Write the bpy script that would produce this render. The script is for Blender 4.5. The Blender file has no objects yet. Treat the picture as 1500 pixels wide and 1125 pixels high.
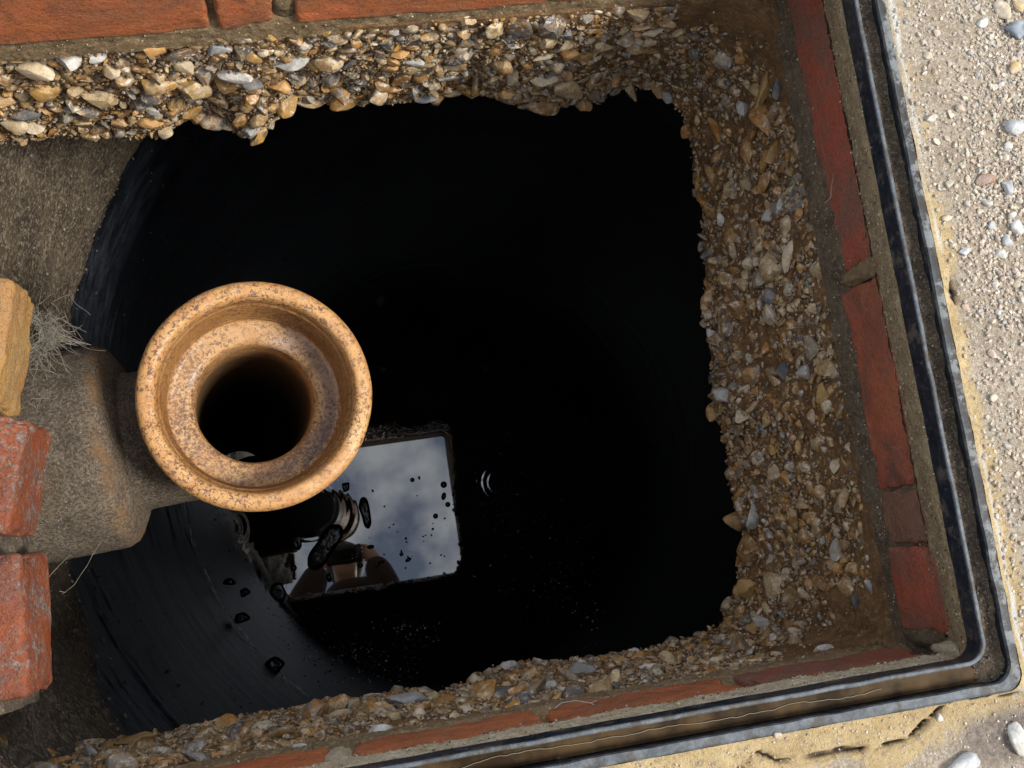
import bpy, bmesh, math
import numpy as np
from mathutils import Matrix, Vector

# ------------------------------------------------------------------ camera
F = 1646.0; CH = 0.65                       # focal length in photo pixels, camera height above the paving (m)
dn = np.array([-228.0, 248.0, F]); dn /= np.linalg.norm(dn); ZW = -dn
XW = np.array([10411.0, -1351.0, F]); XW -= XW.dot(ZW) * ZW; XW /= np.linalg.norm(XW)
YW = np.cross(ZW, XW)
S = bpy.context.scene
COL = S.collection
cam_d = bpy.data.cameras.new('camera'); cam = bpy.data.objects.new('camera', cam_d); COL.objects.link(cam)
cam_d.sensor_width = 36.0; cam_d.lens = 36.0 * F / 1500.0; cam_d.clip_start = 0.02; cam_d.clip_end = 1000
rt = [XW[0], YW[0], ZW[0]]; up = [-XW[1], -YW[1], -ZW[1]]; bk = [-XW[2], -YW[2], -ZW[2]]
cam.matrix_world = Matrix(((rt[0], up[0], bk[0], 0), (rt[1], up[1], bk[1], 0), (rt[2], up[2], bk[2], CH), (0, 0, 0, 1)))
S.camera = cam

# ------------------------------------------------------------------ sky, sun, exposure
SUN_EL = math.radians(50); SUN_AZ = math.radians(-24)
sdir = Vector((math.cos(SUN_AZ) * math.cos(SUN_EL), math.sin(SUN_AZ) * math.cos(SUN_EL), math.sin(SUN_EL)))
world = bpy.data.worlds.new('World'); S.world = world; world.use_nodes = True
nt = world.node_tree; nt.nodes.clear()
wo = nt.nodes.new('ShaderNodeOutputWorld'); bg = nt.nodes.new('ShaderNodeBackground')
sky = nt.nodes.new('ShaderNodeTexSky'); sky.sky_type = 'NISHITA'; sky.sun_disc = False
sky.sun_elevation = SUN_EL; sky.sun_rotation = math.atan2(sdir.x, sdir.y)
tc = nt.nodes.new('ShaderNodeTexCoord')
cn = nt.nodes.new('ShaderNodeTexNoise'); cn.inputs['Scale'].default_value = 13.0; cn.inputs['Detail'].default_value = 6; cn.inputs['Roughness'].default_value = 0.55
cr = nt.nodes.new('ShaderNodeValToRGB'); cr.color_ramp.elements[0].position = 0.40; cr.color_ramp.elements[1].position = 0.62; cr.color_ramp.elements[0].color = (.12, .12, .12, 1)
mx = nt.nodes.new('ShaderNodeMix'); mx.data_type = 'RGBA'
mx.inputs[7].default_value = (7.8, 8.1, 8.5, 1)
nt.links.new(tc.outputs['Generated'], cn.inputs['Vector']); nt.links.new(cn.outputs['Fac'], cr.inputs['Fac'])
nt.links.new(cr.outputs['Color'], mx.inputs[0]); nt.links.new(sky.outputs['Color'], mx.inputs[6])
nt.links.new(mx.outputs[2], bg.inputs['Color']); bg.inputs['Strength'].default_value = 0.14
nt.links.new(bg.outputs['Background'], wo.inputs['Surface'])
sl = bpy.data.lights.new('sun', 'SUN'); sl.energy = 3.0; sl.angle = math.radians(14); sl.color = (1.0, 0.95, 0.87)
so = bpy.data.objects.new('sun', sl); COL.objects.link(so)
so.rotation_euler = (-sdir).to_track_quat('-Z', 'Y').to_euler(); so.location = sdir * 5
S.view_settings.view_transform = 'Standard'; S.view_settings.look = 'None'
S.view_settings.exposure = 0.66; S.view_settings.gamma = 1.0

# ------------------------------------------------------------------ helpers
RNG = np.random.default_rng(7)
def P(px, py, z):
    r = np.array([px - 750.0, py - 562.5, F]); w = np.array([r @ XW, r @ YW, r @ ZW]); t = (z - CH) / w[2]
    return w * t + [0, 0, CH]
def PX(pts):                                   # world -> photo pixels
    p = np.asarray(pts, float) - [0, 0, CH]
    c = np.outer(p[:, 0], XW) + np.outer(p[:, 1], YW) + np.outer(p[:, 2], ZW)
    return np.stack([c[:, 0] / c[:, 2] * F + 750, c[:, 1] / c[:, 2] * F + 562.5], 1), c[:, 2]
def _h(ix, iy, iz, s):
    n = (ix * 73856093) ^ (iy * 19349663) ^ (iz * 83492791) ^ (s * 2654435761)
    n = (n ^ (n >> 13)) * 1274126177; n = n & 0x7fffffff; n = (n ^ (n >> 15)) & 0xffff
    return n / 65535.0
def vn(p, sc, seed=0):                         # value noise, -1..1
    q = np.asarray(p, float) * sc + 1000.0; i = np.floor(q).astype(np.int64); f = q - i; f = f * f * (3 - 2 * f)
    r = 0
    for dx in (0, 1):
        for dy in (0, 1):
            for dz in (0, 1):
                w = (f[:, 0] if dx else 1 - f[:, 0]) * (f[:, 1] if dy else 1 - f[:, 1]) * (f[:, 2] if dz else 1 - f[:, 2])
                r = r + w * _h(i[:, 0] + dx, i[:, 1] + dy, i[:, 2] + dz, seed)
    return r * 2 - 1
def fbm(p, sc, seed=0, o=4, g=0.5):
    r = 0; a = 1; t = 0
    for k in range(o):
        r = r + a * vn(p, sc * 2 ** k, seed + k * 17); t += a; a *= g
    return r / t
def mesh(name, V, Fc, mat, parent=None, smooth=True, attrs=None, sharp=0):
    V = np.asarray(V, np.float32); me = bpy.data.meshes.new(name)
    if isinstance(Fc, np.ndarray):
        n, k = Fc.shape
        me.vertices.add(len(V)); me.vertices.foreach_set('co', V.ravel())
        me.loops.add(n * k); me.loops.foreach_set('vertex_index', Fc.astype(np.int32).ravel())
        me.polygons.add(n); me.polygons.foreach_set('loop_start', np.arange(0, n * k, k, dtype=np.int32))
        me.update(calc_edges=True)
    else:
        me.from_pydata([tuple(v) for v in V.tolist()], [], Fc); me.update()
    me.polygons.foreach_set('use_smooth', np.full(len(me.polygons), smooth)); me.update()
    if attrs:
        for an, av in attrs.items():
            a = me.attributes.new(an, 'FLOAT', 'POINT'); a.data.foreach_set('value', np.asarray(av, np.float32))
    me.materials.append(mat)
    if sharp: me.set_sharp_from_angle(angle=math.radians(sharp))
    return link(name, me, parent)
def link(name, me, parent=None):
    o = bpy.data.objects.new(name, me); COL.objects.link(o)
    if parent: o.parent = parent
    return o
def thing(name, label, cat, loc=(0, 0, 0), group=None):
    o = bpy.data.objects.new(name, None); COL.objects.link(o); o.location = loc; o.empty_display_size = 0.02
    tag(o, label, cat, group); return o
def tag(o, label, cat, group=None):
    o['label'] = label; o['category'] = cat
    if group: o['group'] = group
    return o
def gridfaces(n, m, wrap=False):
    i = np.arange(n if wrap else n - 1)[:, None]; j = np.arange(m - 1)[None, :]; i2 = (i + 1) % n
    return np.stack([(i * m + j), (i2 * m + j), (i2 * m + j + 1), (i * m + j + 1)], -1).reshape(-1, 4)
def ico(sub):
    bm = bmesh.new(); bmesh.ops.create_icosphere(bm, subdivisions=sub, radius=1)
    V = np.array([v.co[:] for v in bm.verts]); Fc = np.array([[v.index for v in f.verts] for f in bm.faces]); bm.free(); return V, Fc
ICO = {k: ico(k) for k in (1, 2, 3)}
def stone_shape(sub, seed, cuts=4, elong=(1, .75, .5), lump=.25):
    V, Fc = ICO[sub]; r = np.random.default_rng(seed)
    V = V * (1 + lump * fbm(V + seed * 3.1, 1.1, seed, 2))[:, None]
    for k in range(cuts):
        n = r.normal(size=3); n /= np.linalg.norm(n); d = r.uniform(.42, .78); s = V @ n - d
        V = V - np.outer(np.clip(s, 0, None) * .92, n)
    return V * np.array(elong), Fc
def rotmats(n, rng, normals=None, tang=None, jit=.5):
    """columns a (long), b, c (short, near the normal)"""
    c = normals + rng.normal(size=(n, 3)) * jit; c /= np.linalg.norm(c, axis=1)[:, None]
    t = tang + rng.normal(size=(n, 3)) * .8; a = t - (t * c).sum(1)[:, None] * c; a /= np.linalg.norm(a, axis=1)[:, None]
    b = np.cross(c, a); return np.stack([a, b, c], -1)
def scatter_mesh(name, pos, R, size, shapes, mat, parent=None, rnd=None, smooth=True, sharp=0):
    n = len(pos); Vs = []; Fs = []; As = []; off = 0
    pick = RNG.integers(0, len(shapes), n)
    if rnd is None: rnd = RNG.random(n)
    for k, (V, Fc) in enumerate(shapes):
        idx = np.where(pick == k)[0]
        if not len(idx): continue
        W = np.einsum('nij,vj->nvi', R[idx], V) * size[idx][:, None, None] + pos[idx][:, None, :]
        Vs.append(W.reshape(-1, 3)); nv = len(V)
        Fs.append((Fc[None] + (np.arange(len(idx)) * nv)[:, None, None]).reshape(-1, 3) + off); off += nv * len(idx)
        As.append(np.repeat(rnd[idx], nv))
    o = mesh(name, np.concatenate(Vs), np.concatenate(Fs), mat, parent, smooth, {'rnd': np.concatenate(As)}, sharp)
    return o
def tube(pts, r, seg=5, closed=False):
    pts = np.asarray(pts, float); n = len(pts); t = np.gradient(pts, axis=0); t /= np.linalg.norm(t, axis=1)[:, None] + 1e-12
    ref = np.array([.31, .23, .92]); a = np.cross(t, ref); a /= np.linalg.norm(a, axis=1)[:, None]; b = np.cross(t, a)
    th = np.arange(seg) * 2 * math.pi / seg; r = np.broadcast_to(r, (n,))
    V = pts[:, None] + r[:, None, None] * (np.cos(th)[None, :, None] * a[:, None] + np.sin(th)[None, :, None] * b[:, None])
    i = np.arange(n - 1)[:, None]; j = np.arange(seg)[None]; j2 = (j + 1) % seg
    return V.reshape(-1, 3), np.stack([i * seg + j, i * seg + j2, (i + 1) * seg + j2, (i + 1) * seg + j], -1).reshape(-1, 4)
def join(parts):
    V = []; Fs = []; o = 0
    for v, f in parts: V.append(v); Fs.append(f + o); o += len(v)
    return np.concatenate(V), np.concatenate(Fs)

# ------------------------------------------------------------------ materials
class Mt:
    def __init__(s, name):
        s.m = bpy.data.materials.new(name); s.m.use_nodes = True; s.t = s.m.node_tree; s.b = s.t.nodes['Principled BSDF']
    def n(s, ty, **kw):
        nd = s.t.nodes.new(ty)
        for k, v in kw.items():
            if k.startswith('i_'): nd.inputs[k[2:].replace('_', ' ')].default_value = v
            else: setattr(nd, k, v)
        return nd
    def l(s, a, b): s.t.links.new(a, b)
    def pos(s):
        return s.n('ShaderNodeNewGeometry').outputs['Position']
    def noise(s, sc, det=4, rough=.55, vec=None, dist=0.0):
        nd = s.n('ShaderNodeTexNoise'); nd.inputs['Scale'].default_value = sc; nd.inputs['Detail'].default_value = det
        nd.inputs['Roughness'].default_value = rough; nd.inputs['Distortion'].default_value = dist; s.l(vec or s.pos(), nd.inputs['Vector']); return nd.outputs['Fac']
    def ramp(s, fac, stops, mode='LINEAR'):
        nd = s.n('ShaderNodeValToRGB'); e = nd.color_ramp; e.interpolation = mode
        while len(e.elements) < len(stops): e.elements.new(0.5)
        for el, (p, c) in zip(e.elements, stops):
            el.position = p; el.color = (c, c, c, 1) if isinstance(c, (int, float)) else (*c, 1)
        s.l(fac, nd.inputs['Fac']); return nd.outputs['Color']
    def mix(s, fac, a, b, mode='MIX'):
        nd = s.n('ShaderNodeMix', data_type='RGBA', blend_type=mode)
        for v, k in ((fac, 0), (a, 6), (b, 7)):
            if isinstance(v, (int, float)): nd.inputs[k].default_value = v if k == 0 else (v, v, v, 1)
            elif isinstance(v, tuple): nd.inputs[k].default_value = (*v, 1)
            else: s.l(v, nd.inputs[k])
        return nd.outputs[2]
    def math(s, op, a, b=0.0, clamp=False):
        nd = s.n('ShaderNodeMath', operation=op, use_clamp=clamp)
        for v, k in ((a, 0), (b, 1)):
            if isinstance(v, (int, float)): nd.inputs[k].default_value = v
            else: s.l(v, nd.inputs[k])
        return nd.outputs[0]
    def attr(s, name):
        nd = s.n('ShaderNodeAttribute', attribute_name=name); return nd.outputs['Fac']
    def stretch(s, x, y, z):
        nd = s.n('ShaderNodeMapping'); nd.inputs['Scale'].default_value = (x, y, z); s.l(s.pos(), nd.inputs['Vector']); return nd.outputs['Vector']
    def bump(s, h, st=.5, d=.001):
        nd = s.n('ShaderNodeBump'); nd.inputs['Strength'].default_value = st; nd.inputs['Distance'].default_value = d
        s.l(h, nd.inputs['Height']); s.l(nd.outputs['Normal'], s.b.inputs['Normal'])
    def out(s, col=None, rough=None, spec=None):
        for v, k in ((col, 'Base Color'), (rough, 'Roughness'), (spec, 'Specular IOR Level')):
            if v is None: continue
            if isinstance(v, (int, float)): s.b.inputs[k].default_value = v
            elif isinstance(v, tuple): s.b.inputs[k].default_value = (*v, 1)
            else: s.l(v, s.b.inputs[k])
        return s.m

def flint_mat(name, pal, dirt=(.13, .075, .03), dirtamt=.5, rough=(.16, .5)):
    m = Mt(name)
    r = m.math('FRACT', m.math('ADD', m.attr('rnd'), m.n('ShaderNodeObjectInfo').outputs['Random']))
    n = len(pal); st = [(k / n, c) for k, c in enumerate(pal)]
    c1 = m.ramp(r, st, 'CONSTANT')
    r2 = m.math('FRACT', m.math('MULTIPLY', r, 7.37)); c2 = m.ramp(r2, [(k / n, c) for k, c in enumerate(pal[::-1])], 'CONSTANT')
    c = m.mix(m.ramp(m.noise(130, 3, .6, dist=1.0), [(.48, 0), (.56, .85)]), c1, c2)
    c = m.mix(m.ramp(m.noise(420, 4, .7), [(.3, .75), (.7, 0)]), c, m.mix(.5, c, 0.0))
    c = m.mix(m.ramp(m.noise(190, 5, .7), [(.54, 0), (.64, .85)]), c, (.64, .54, .40))
    c = m.mix(m.math('MULTIPLY', m.ramp(m.noise(85, 6, .75), [(.50, 0), (.62, 1)]), dirtamt), c, dirt)
    m.bump(m.noise(500, 5, .65), .5, .0012)
    return m.out(c, m.ramp(m.noise(160, 3), [(.35, rough[0]), (.65, rough[1])]), .5)
PAL = [(.58, .43, .23), (.48, .24, .065), (.20, .185, .165), (.42, .26, .11), (.58, .50, .38), (.28, .14, .045), (.52, .30, .09), (.11, .105, .10),
       (.38, .25, .12), (.30, .27, .23), (.62, .48, .29), (.43, .21, .055), (.27, .165, .07), (.42, .30, .16)]
M_flint = flint_mat('flint', PAL)
M_grit = flint_mat('grit', [(.30, .15, .05), (.22, .13, .06), (.42, .28, .13), (.14, .085, .045), (.5, .42, .3), (.24, .2, .16), (.34, .17, .05)], dirtamt=.7)
M_gravel = flint_mat('pale_gravel', [(.50, .44, .35), (.46, .38, .28), (.60, .55, .46), (.40, .33, .26), (.50, .43, .35), (.34, .33, .32), (.58, .50, .38), (.46, .33, .25)], dirt=(.42, .34, .24), dirtamt=.85, rough=(.55, .9))
def stonecol(name, a, b, sc=60):
    m = Mt(name); c = m.mix(m.ramp(m.noise(sc, 5, .6, dist=.8), [(.4, 0), (.6, 1)]), a, b)
    c = m.mix(m.ramp(m.noise(400, 4, .7), [(.35, .5), (.6, 0)]), c, m.mix(.5, c, 0.0))
    m.bump(m.noise(350, 6, .65), .5, .0015); return m.out(c, .6, .4)

def earth(name, a, b, c3, sc=60, rough=.8, bst=.8, bd=.002, wet=None):
    m = Mt(name); c = m.mix(m.ramp(m.noise(sc, 6, .65), [(.35, 0), (.65, 1)]), a, b)
    c = m.mix(m.ramp(m.noise(sc * 5, 5, .7), [(.5, 0), (.68, .85)]), c, c3)
    c = m.mix(m.ramp(m.noise(sc * 12, 3, .6), [(.62, 0), (.72, .7)]), c, (.45, .38, .27))
    h = m.math('ADD', m.noise(sc * 3, 6, .7), m.math('MULTIPLY', m.noise(sc * 14, 3, .7), .5)); m.bump(h, bst, bd)
    r = m.ramp(m.noise(sc * .6, 3), [(.4, rough), (.6, wet)]) if wet else rough
    return m.out(c, r, .4)
M_matrix = earth('concrete_matrix', (.10, .052, .02), (.24, .125, .045), (.32, .21, .10), 45, .75, 1, .004, .4)
M_mortar = earth('mortar', (.12, .078, .036), (.235, .155, .075), (.34, .25, .14), 50, .85, .9, .002)
M_mortar_b = earth('brown_mortar', (.075, .052, .030), (.15, .11, .065), (.22, .17, .11), 50, .85, 1, .003)
M_mortar_t = earth('tan_mortar', (.20, .14, .07), (.36, .26, .14), (.46, .37, .24), 60, .85, 1, .0025)
M_mortar_p = earth('pale_mortar', (.30, .23, .13), (.48, .40, .27), (.58, .52, .40), 60, .85, .9, .002)
M_haunch = earth('dark_mortar', (.05, .038, .026), (.12, .095, .065), (.18, .15, .11), 45, .8, .9, .003)
M_dirt = earth('groove_dirt', (.045, .03, .018), (.11, .075, .045), (.22, .17, .12), 70, .7, 1, .003, .25)

def brick_mat(name, a, b, dark, grime=.4, spots=.0):
    m = Mt(name); v = m.stretch(1, 1, 1)
    c = m.mix(m.ramp(m.noise(22, 5, .6), [(.35, 0), (.65, 1)]), a, b)
    c = m.mix(m.math('MULTIPLY', m.ramp(m.noise(14, 4, .6, dist=.6), [(.45, 0), (.62, 1)]), grime), c, dark)
    c = m.mix(m.ramp(m.noise(260, 4, .7), [(.58, 0), (.7, .6)]), c, m.mix(.6, c, 0.0))
    c = m.mix(m.ramp(m.noise(330, 4, .75, m.stretch(1, 1, .35)), [(.62, 0), (.72, .35)]), c, (.5, .38, .32))
    if spots:
        k = m.math('MULTIPLY', m.ramp(m.noise(95, 6, .75, dist=1.2), [(.50, 0), (.55, 1)]), m.ramp(m.noise(30, 4), [(.40, 0), (.52, 1)]))
        c = m.mix(m.math('MULTIPLY', k, spots), c, m.mix(m.ramp(m.noise(300, 4, .7), [(.4, 0), (.6, 1)]), (.09, .07, .055), (.26, .21, .18)))
    c = m.mix(m.ramp(m.noise(75, 5, .75, dist=.5), [(.54, 0), (.62, .55)]), c, dark)
    c = m.mix(m.ramp(m.noise(120, 5, .8, m.stretch(.5, .5, 1.6)), [(.60, 0), (.68, .4)]), c, (.30, .21, .16))
    c = m.mix(m.ramp(m.noise(520, 3, .7), [(.36, .6), (.46, 0)]), c, m.mix(.7, c, 0.0))
    m.bump(m.math('ADD', m.noise(180, 6, .75), m.math('MULTIPLY', m.noise(700, 3), .5)), 1.0, .0022)
    return m.out(c, m.ramp(m.noise(60, 4), [(.35, .38), (.65, .75)]), .4)
M_br = [brick_mat('brick_orange', (.54, .145, .05), (.46, .17, .065), (.24, .10, .055), .6),
        brick_mat('brick_red', (.44, .105, .055), (.36, .085, .05), (.21, .12, .08), .75),
        brick_mat('brick_red_dark', (.45, .13, .055), (.34, .09, .05), (.16, .085, .06), .85),
        brick_mat('brick_brown', (.28, .14, .085), (.24, .12, .07), (.16, .09, .06), .5),
        brick_mat('brick_wet', (.27, .068, .022), (.22, .058, .020), (.14, .055, .04), .6, .9),
        brick_mat('brick_yellow', (.40, .24, .075), (.36, .17, .05), (.3, .2, .12), .3)]

# ------------------------------------------------------------------ ground levels (m)
FX0, FX1, FY0, FY1 = -0.279, 0.3635, -0.1180, 0.369      # inner face of the access frame
ZSL, ZSB, ZW_ = -0.14, -0.34, -1.70                      # slab top, slab underside, water
FOUT = 0.0225
def rrect(d, n=16, r=0.012):
    """rounded rectangle offset outwards by d"""
    x0, x1, y0, y1 = FX0 - d, FX1 + d, FY0 - d, FY1 + d; rr = r + d if d < .0125 else .0115; out = []
    def seg(a, b, k):
        for i in range(k): out.append(np.array(a) + (np.array(b) - np.array(a)) * i / k)
    def arc(cx, cy, a0):
        for i in range(n): t = a0 + math.pi / 2 * i / n; out.append(np.array((cx + rr * math.cos(t), cy + rr * math.sin(t))))
    seg((x0 + rr, y0), (x1 - rr, y0), 240); arc(x1 - rr, y0 + rr, -math.pi / 2)
    seg((x1, y0 + rr), (x1, y1 - rr), 200); arc(x1 - rr, y1 - rr, 0)
    seg((x1 - rr, y1), (x0 + rr, y1), 240); arc(x0 + rr, y1 - rr, math.pi / 2)
    seg((x0, y1 - rr), (x0, y0 + rr), 200); arc(x0 + rr, y0 + rr, math.pi)
    return np.array(out)
def sdf(x, y):                                          # distance outside the frame's inner rectangle (rounded)
    cx, cy = (FX0 + FX1) / 2, (FY0 + FY1) / 2; r = .0115
    qx = np.abs(x - cx) - (FX1 - FX0) / 2 - FOUT + r; qy = np.abs(y - cy) - (FY1 - FY0) / 2 - FOUT + r
    return np.hypot(np.maximum(qx, 0), np.maximum(qy, 0)) + np.minimum(np.maximum(qx, qy), 0) - r + FOUT

# ------------------------------------------------------------------ GROUND
def axis_pts(a, b, lo, hi, st):
    mid = np.arange(a, b + 1e-9, st); l = [a]; s = st
    while l[-1] > lo: s *= 1.35; l.append(l[-1] - s)
    h = [mid[-1]]; s = st
    while h[-1] < hi: s *= 1.35; h.append(h[-1] + s)
    return np.concatenate([np.array(l[1:])[::-1], mid, np.array(h[1:])])
gx = axis_pts(-0.33, 0.56, -300, 300, .0022); gy = axis_pts(-0.21, 0.40, -300, 300, .0022)
GX, GY = np.meshgrid(gx, gy, indexing='ij')
sd = sdf(GX, GY); near = (np.abs(GX) < 1.5) & (np.abs(GY) < 1.5)
p3 = np.stack([GX.ravel(), GY.ravel(), np.zeros(GX.size)], 1)
crk = np.array([P(x, y, 0)[:2] for x, y in [(1085, 1128), (1113, 1103), (1147, 1118), (1193, 1110), (1240, 1100), (1287, 1098), (1333, 1085), (1360, 1060), (1387, 1033), (1400, 1024)]])
crk2 = np.array([P(x, y, 0)[:2] for x, y in [(1420, 1022), (1440, 1018), (1470, 1020), (1500, 1015)]])
crk3 = np.array([P(x, y, 0)[:2] for x, y in [(1396, 400), (1399, 420), (1404, 440)]])
def pl_dist(pts, x, y):
    d = np.full(x.shape, 9.0)
    for a, b in zip(pts[:-1], pts[1:]):
        ab = b - a; t = np.clip(((x - a[0]) * ab[0] + (y - a[1]) * ab[1]) / (ab @ ab), 0, 1)
        d = np.minimum(d, np.hypot(x - a[0] - t * ab[0], y - a[1] - t * ab[1]))
    return d
N1 = fbm(p3, 60, 3, 5, .6).reshape(GX.shape); N2 = fbm(p3, 14, 5, 3).reshape(GX.shape); N3 = vn(p3, 420, 9).reshape(GX.shape); N4 = fbm(p3, 24, 31, 4, .6).reshape(GX.shape)
sunk = np.clip((-FY0 - GY) * 0, 0, 1)
cement = np.clip(1.0 - (sd - .030 - .012 * N2) / .012, 0, 1)           # yellow bedding mortar round the frame
bot = np.clip((-.118 - GY) / .02, 0, 1)
cement = np.maximum(cement, bot * np.clip(1.15 - (sd - .048 - .02 * N4) / .008, 0, 1))
cement *= np.clip(.35 + (np.clip((.19 - GY) / .05, 0, 1)), 0, 1)
gpatch = np.exp(-(((GX - .375) / .035) ** 2 + ((GY + .165) / .012) ** 2)) * 1.3
cement = np.clip(cement - gpatch, 0, 1)
GZ = np.where(near, .0012 * N1 + .0025 * N2 + .0006 * N3 * (1 - cement) - .0012, -.001)
GZ += .0035 * np.clip((sd - .04) / .05, 0, 1) * near * (.4 + .6 * N4) * (1 - bot)
GZ -= cement * .0008
warp = .0010 * vn(p3, 170, 4).reshape(GX.shape)
cd = np.minimum(pl_dist(crk, GX, GY), pl_dist(crk2, GX, GY)); cd = np.minimum(cd, pl_dist(crk3, GX, GY))
cwid = .0017 * (.9 + .35 * vn(p3, 60, 12).reshape(GX.shape))
cement = np.clip((cement + .55 * N1 + .25 * N3 - .5) * 2.6 + .5, 0, 1)
crack = np.clip(1.3 - (cd + warp) / np.maximum(cwid, .0005), 0, 1)
GZ -= .006 * crack
# step down just beyond the bedding at the lower right, where the grey screed shows
GZ -= .003 * np.clip(gpatch * 1.5, 0, 1)
inside = sd < FOUT - .0005
# pull the inner ring of vertices exactly to the flange
gxn, gyn = GX.copy(), GY.copy()
eps = 1e-4; nx = (sdf(GX + eps, GY) - sdf(GX - eps, GY)) / (2 * eps); ny = (sdf(GX, GY + eps) - sdf(GX, GY - eps)) / (2 * eps)
band = inside & (sd > FOUT - .008)
gxn[band] += nx[band] * (FOUT - .0005 - sd[band]); gyn[band] += ny[band] * (FOUT - .0005 - sd[band])
lap = np.clip(1 - (sd - FOUT) / .004, 0, 1)
GZ = GZ * (1 - lap) + lap * (-.0012 + .0018 * np.clip(N1 + .1, -.3, 1))
n_, m_ = GX.shape; gf = gridfaces(n_, m_)
drop = (inside & ~band).ravel(); gf = gf[~drop[gf].any(1)]; allb = band.ravel()[gf].all(1); gf = gf[~allb]
gv = np.stack([gxn.ravel(), gyn.ravel(), GZ.ravel()], 1)
used = np.zeros(len(gv), bool); used[gf.ravel()] = True; rem = np.cumsum(used) - 1
m = Mt('sandy_ground')
sand = m.mix(m.ramp(m.noise(30, 6, .65), [(.35, 0), (.65, 1)]), (.35, .285, .205), (.50, .425, .33))
sand = m.mix(m.ramp(m.noise(420, 4, .75), [(.42, .8), (.56, 0)]), sand, (.25, .19, .13))
sand = m.mix(m.ramp(m.noise(520, 3, .7), [(.56, 0), (.66, .8)]), sand, (.66, .60, .50))
cem = m.mix(m.ramp(m.noise(45, 6, .7), [(.35, 0), (.65, 1)]), (.40, .28, .13), (.58, .44, .23))
cem = m.mix(m.ramp(m.noise(300, 5, .75), [(.38, .7), (.5, 0)]), cem, (.25, .19, .12))
cem = m.mix(m.ramp(m.noise(700, 3, .7), [(.6, 0), (.7, .6)]), cem, (.68, .58, .42))
scr = m.mix(m.ramp(m.noise(200, 6, .75), [(.4, 0), (.6, 1)]), (.15, .12, .10), (.30, .25, .20))
c = m.mix(m.attr('cement'), sand, cem); c = m.mix(m.attr('screed'), c, scr)
c = m.mix(m.ramp(m.attr('pale'), [(.3, 0), (.7, .8)]), c, (.60, .60, .55))
c = m.mix(m.ramp(m.attr('crack'), [(.3, 0), (.8, 1)]), c, (.05, .035, .025))
m.bump(m.math('ADD', m.noise(330, 6, .75), m.math('MULTIPLY', m.noise(1100, 3, .7), .5)), 1.0, .0022)
M_ground = m.out(c, .9, .25)
palem = np.clip(1.1 - np.abs(sd - FOUT - .0035 - .002 * N1) / .0035, 0, 1) * np.clip((GX - .30) / .05, 0, 1) * np.clip(.7 + N2 * 1.5, 0, 1)
ground = mesh('ground', gv[used], rem[gf], M_ground, None, True,
              {'cement': cement.ravel()[used], 'screed': np.clip(gpatch * 1.4 * (1 + N1), 0, 1).ravel()[used], 'pale': palem.ravel()[used], 'crack': crack.ravel()[used]})
ground['kind'] = 'structure'

# unseen soil box round the chamber, added to block light from below
sx0, sx1, sy0, sy1 = -.75, 1.15, -.75, 1.05
V = [(sx0, sy0, -.02), (sx1, sy0, -.02), (sx1, sy1, -.02), (sx0, sy1, -.02), (sx0, sy0, -2.3), (sx1, sy0, -2.3), (sx1, sy1, -2.3), (sx0, sy1, -2.3)]
m = Mt('soil_mat'); M_soil = m.out((.05, .035, .02), .95, .2)
o = mesh('soil_light_block', V, [(0, 1, 5, 4), (1, 2, 6, 5), (2, 3, 7, 6), (3, 0, 4, 7), (4, 5, 6, 7)], M_soil, None, False); o['kind'] = 'structure'

# ------------------------------------------------------------------ ACCESS FRAME
m = Mt('frame_plastic')
c = m.mix(m.ramp(m.noise(160, 5, .7), [(.5, 0), (.7, .5)]), (.011, .014, .020), (.06, .065, .075))
c = m.mix(m.ramp(m.noise(55, 6, .75), [(.54, 0), (.62, .7)]), c, (.10, .085, .065))
m.bump(m.noise(400, 4, .7), .4, .0006); M_frame = m.out(c, m.ramp(m.noise(90, 4), [(.35, .22), (.65, .5)]), .55)
m = Mt('frame_worn_edge')
c = m.mix(m.ramp(m.noise(130, 5, .7), [(.4, 0), (.65, 1)]), (.075, .088, .10), (.18, .20, .215))
c = m.mix(m.ramp(m.noise(70, 6, .75), [(.50, 0), (.60, .85)]), c, (.07, .055, .04))
sx = m.n('ShaderNodeSeparateXYZ'); m.l(m.pos(), sx.inputs[0]); rs_ = m.ramp(sx.outputs[0], [(.376, 0), (.382, 1)])
dirt_ = m.mix(m.ramp(m.noise(45, 6, .75), [(.50, 0), (.56, 1)]), (.035, .028, .022), (.25, .26, .245))
c = m.mix(m.math('MULTIPLY', rs_, m.ramp(m.noise(110, 5, .7), [(.40, .95), (.60, .8)])), c, dirt_)
c = m.mix(.35, c, 0.0); m.bump(m.noise(500, 4, .7), .4, .0006); M_edge = m.out(c, .55, .35)
m = Mt('puddle'); c = m.mix(m.ramp(m.noise(40, 4, .6), [(.4, 0), (.6, 1)]), (.035, .02, .008), (.10, .06, .025)); m.bump(m.noise(150, 4), .2, .001)
M_puddle = m.out(m.mix(.25, c, 0.0), .55, .08)
frame = thing('access_frame', 'black plastic access frame with worn grey edge and dirty groove round the opening', 'manhole frame', (FX1, FY0, 0))
def fmesh(name, prof, mat, par, attrs=None, wob=0, seed=1):
    rings = []
    for d, z in prof:
        q = rrect(d); rings.append(np.column_stack([q, np.full(len(q), z)]))
    V = np.stack(rings, 1); n, k = V.shape[:2]; V = V.reshape(-1, 3)
    if wob:
        V = V + np.column_stack([vn(V, 60, seed), vn(V, 60, seed + 1), vn(V, 60, seed + 2)]) * wob
    V = V - np.array([FX1, FY0, 0]); f = gridfaces(n, k, True)[:, ::-1]
    return mesh(name, V, f, mat, par, False)
fmesh('inner_upstand', [(0.0005, -.0175), (0, -.0165), (0, -.0012), (.0004, -.0004)], M_frame, frame, wob=.0003)
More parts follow.
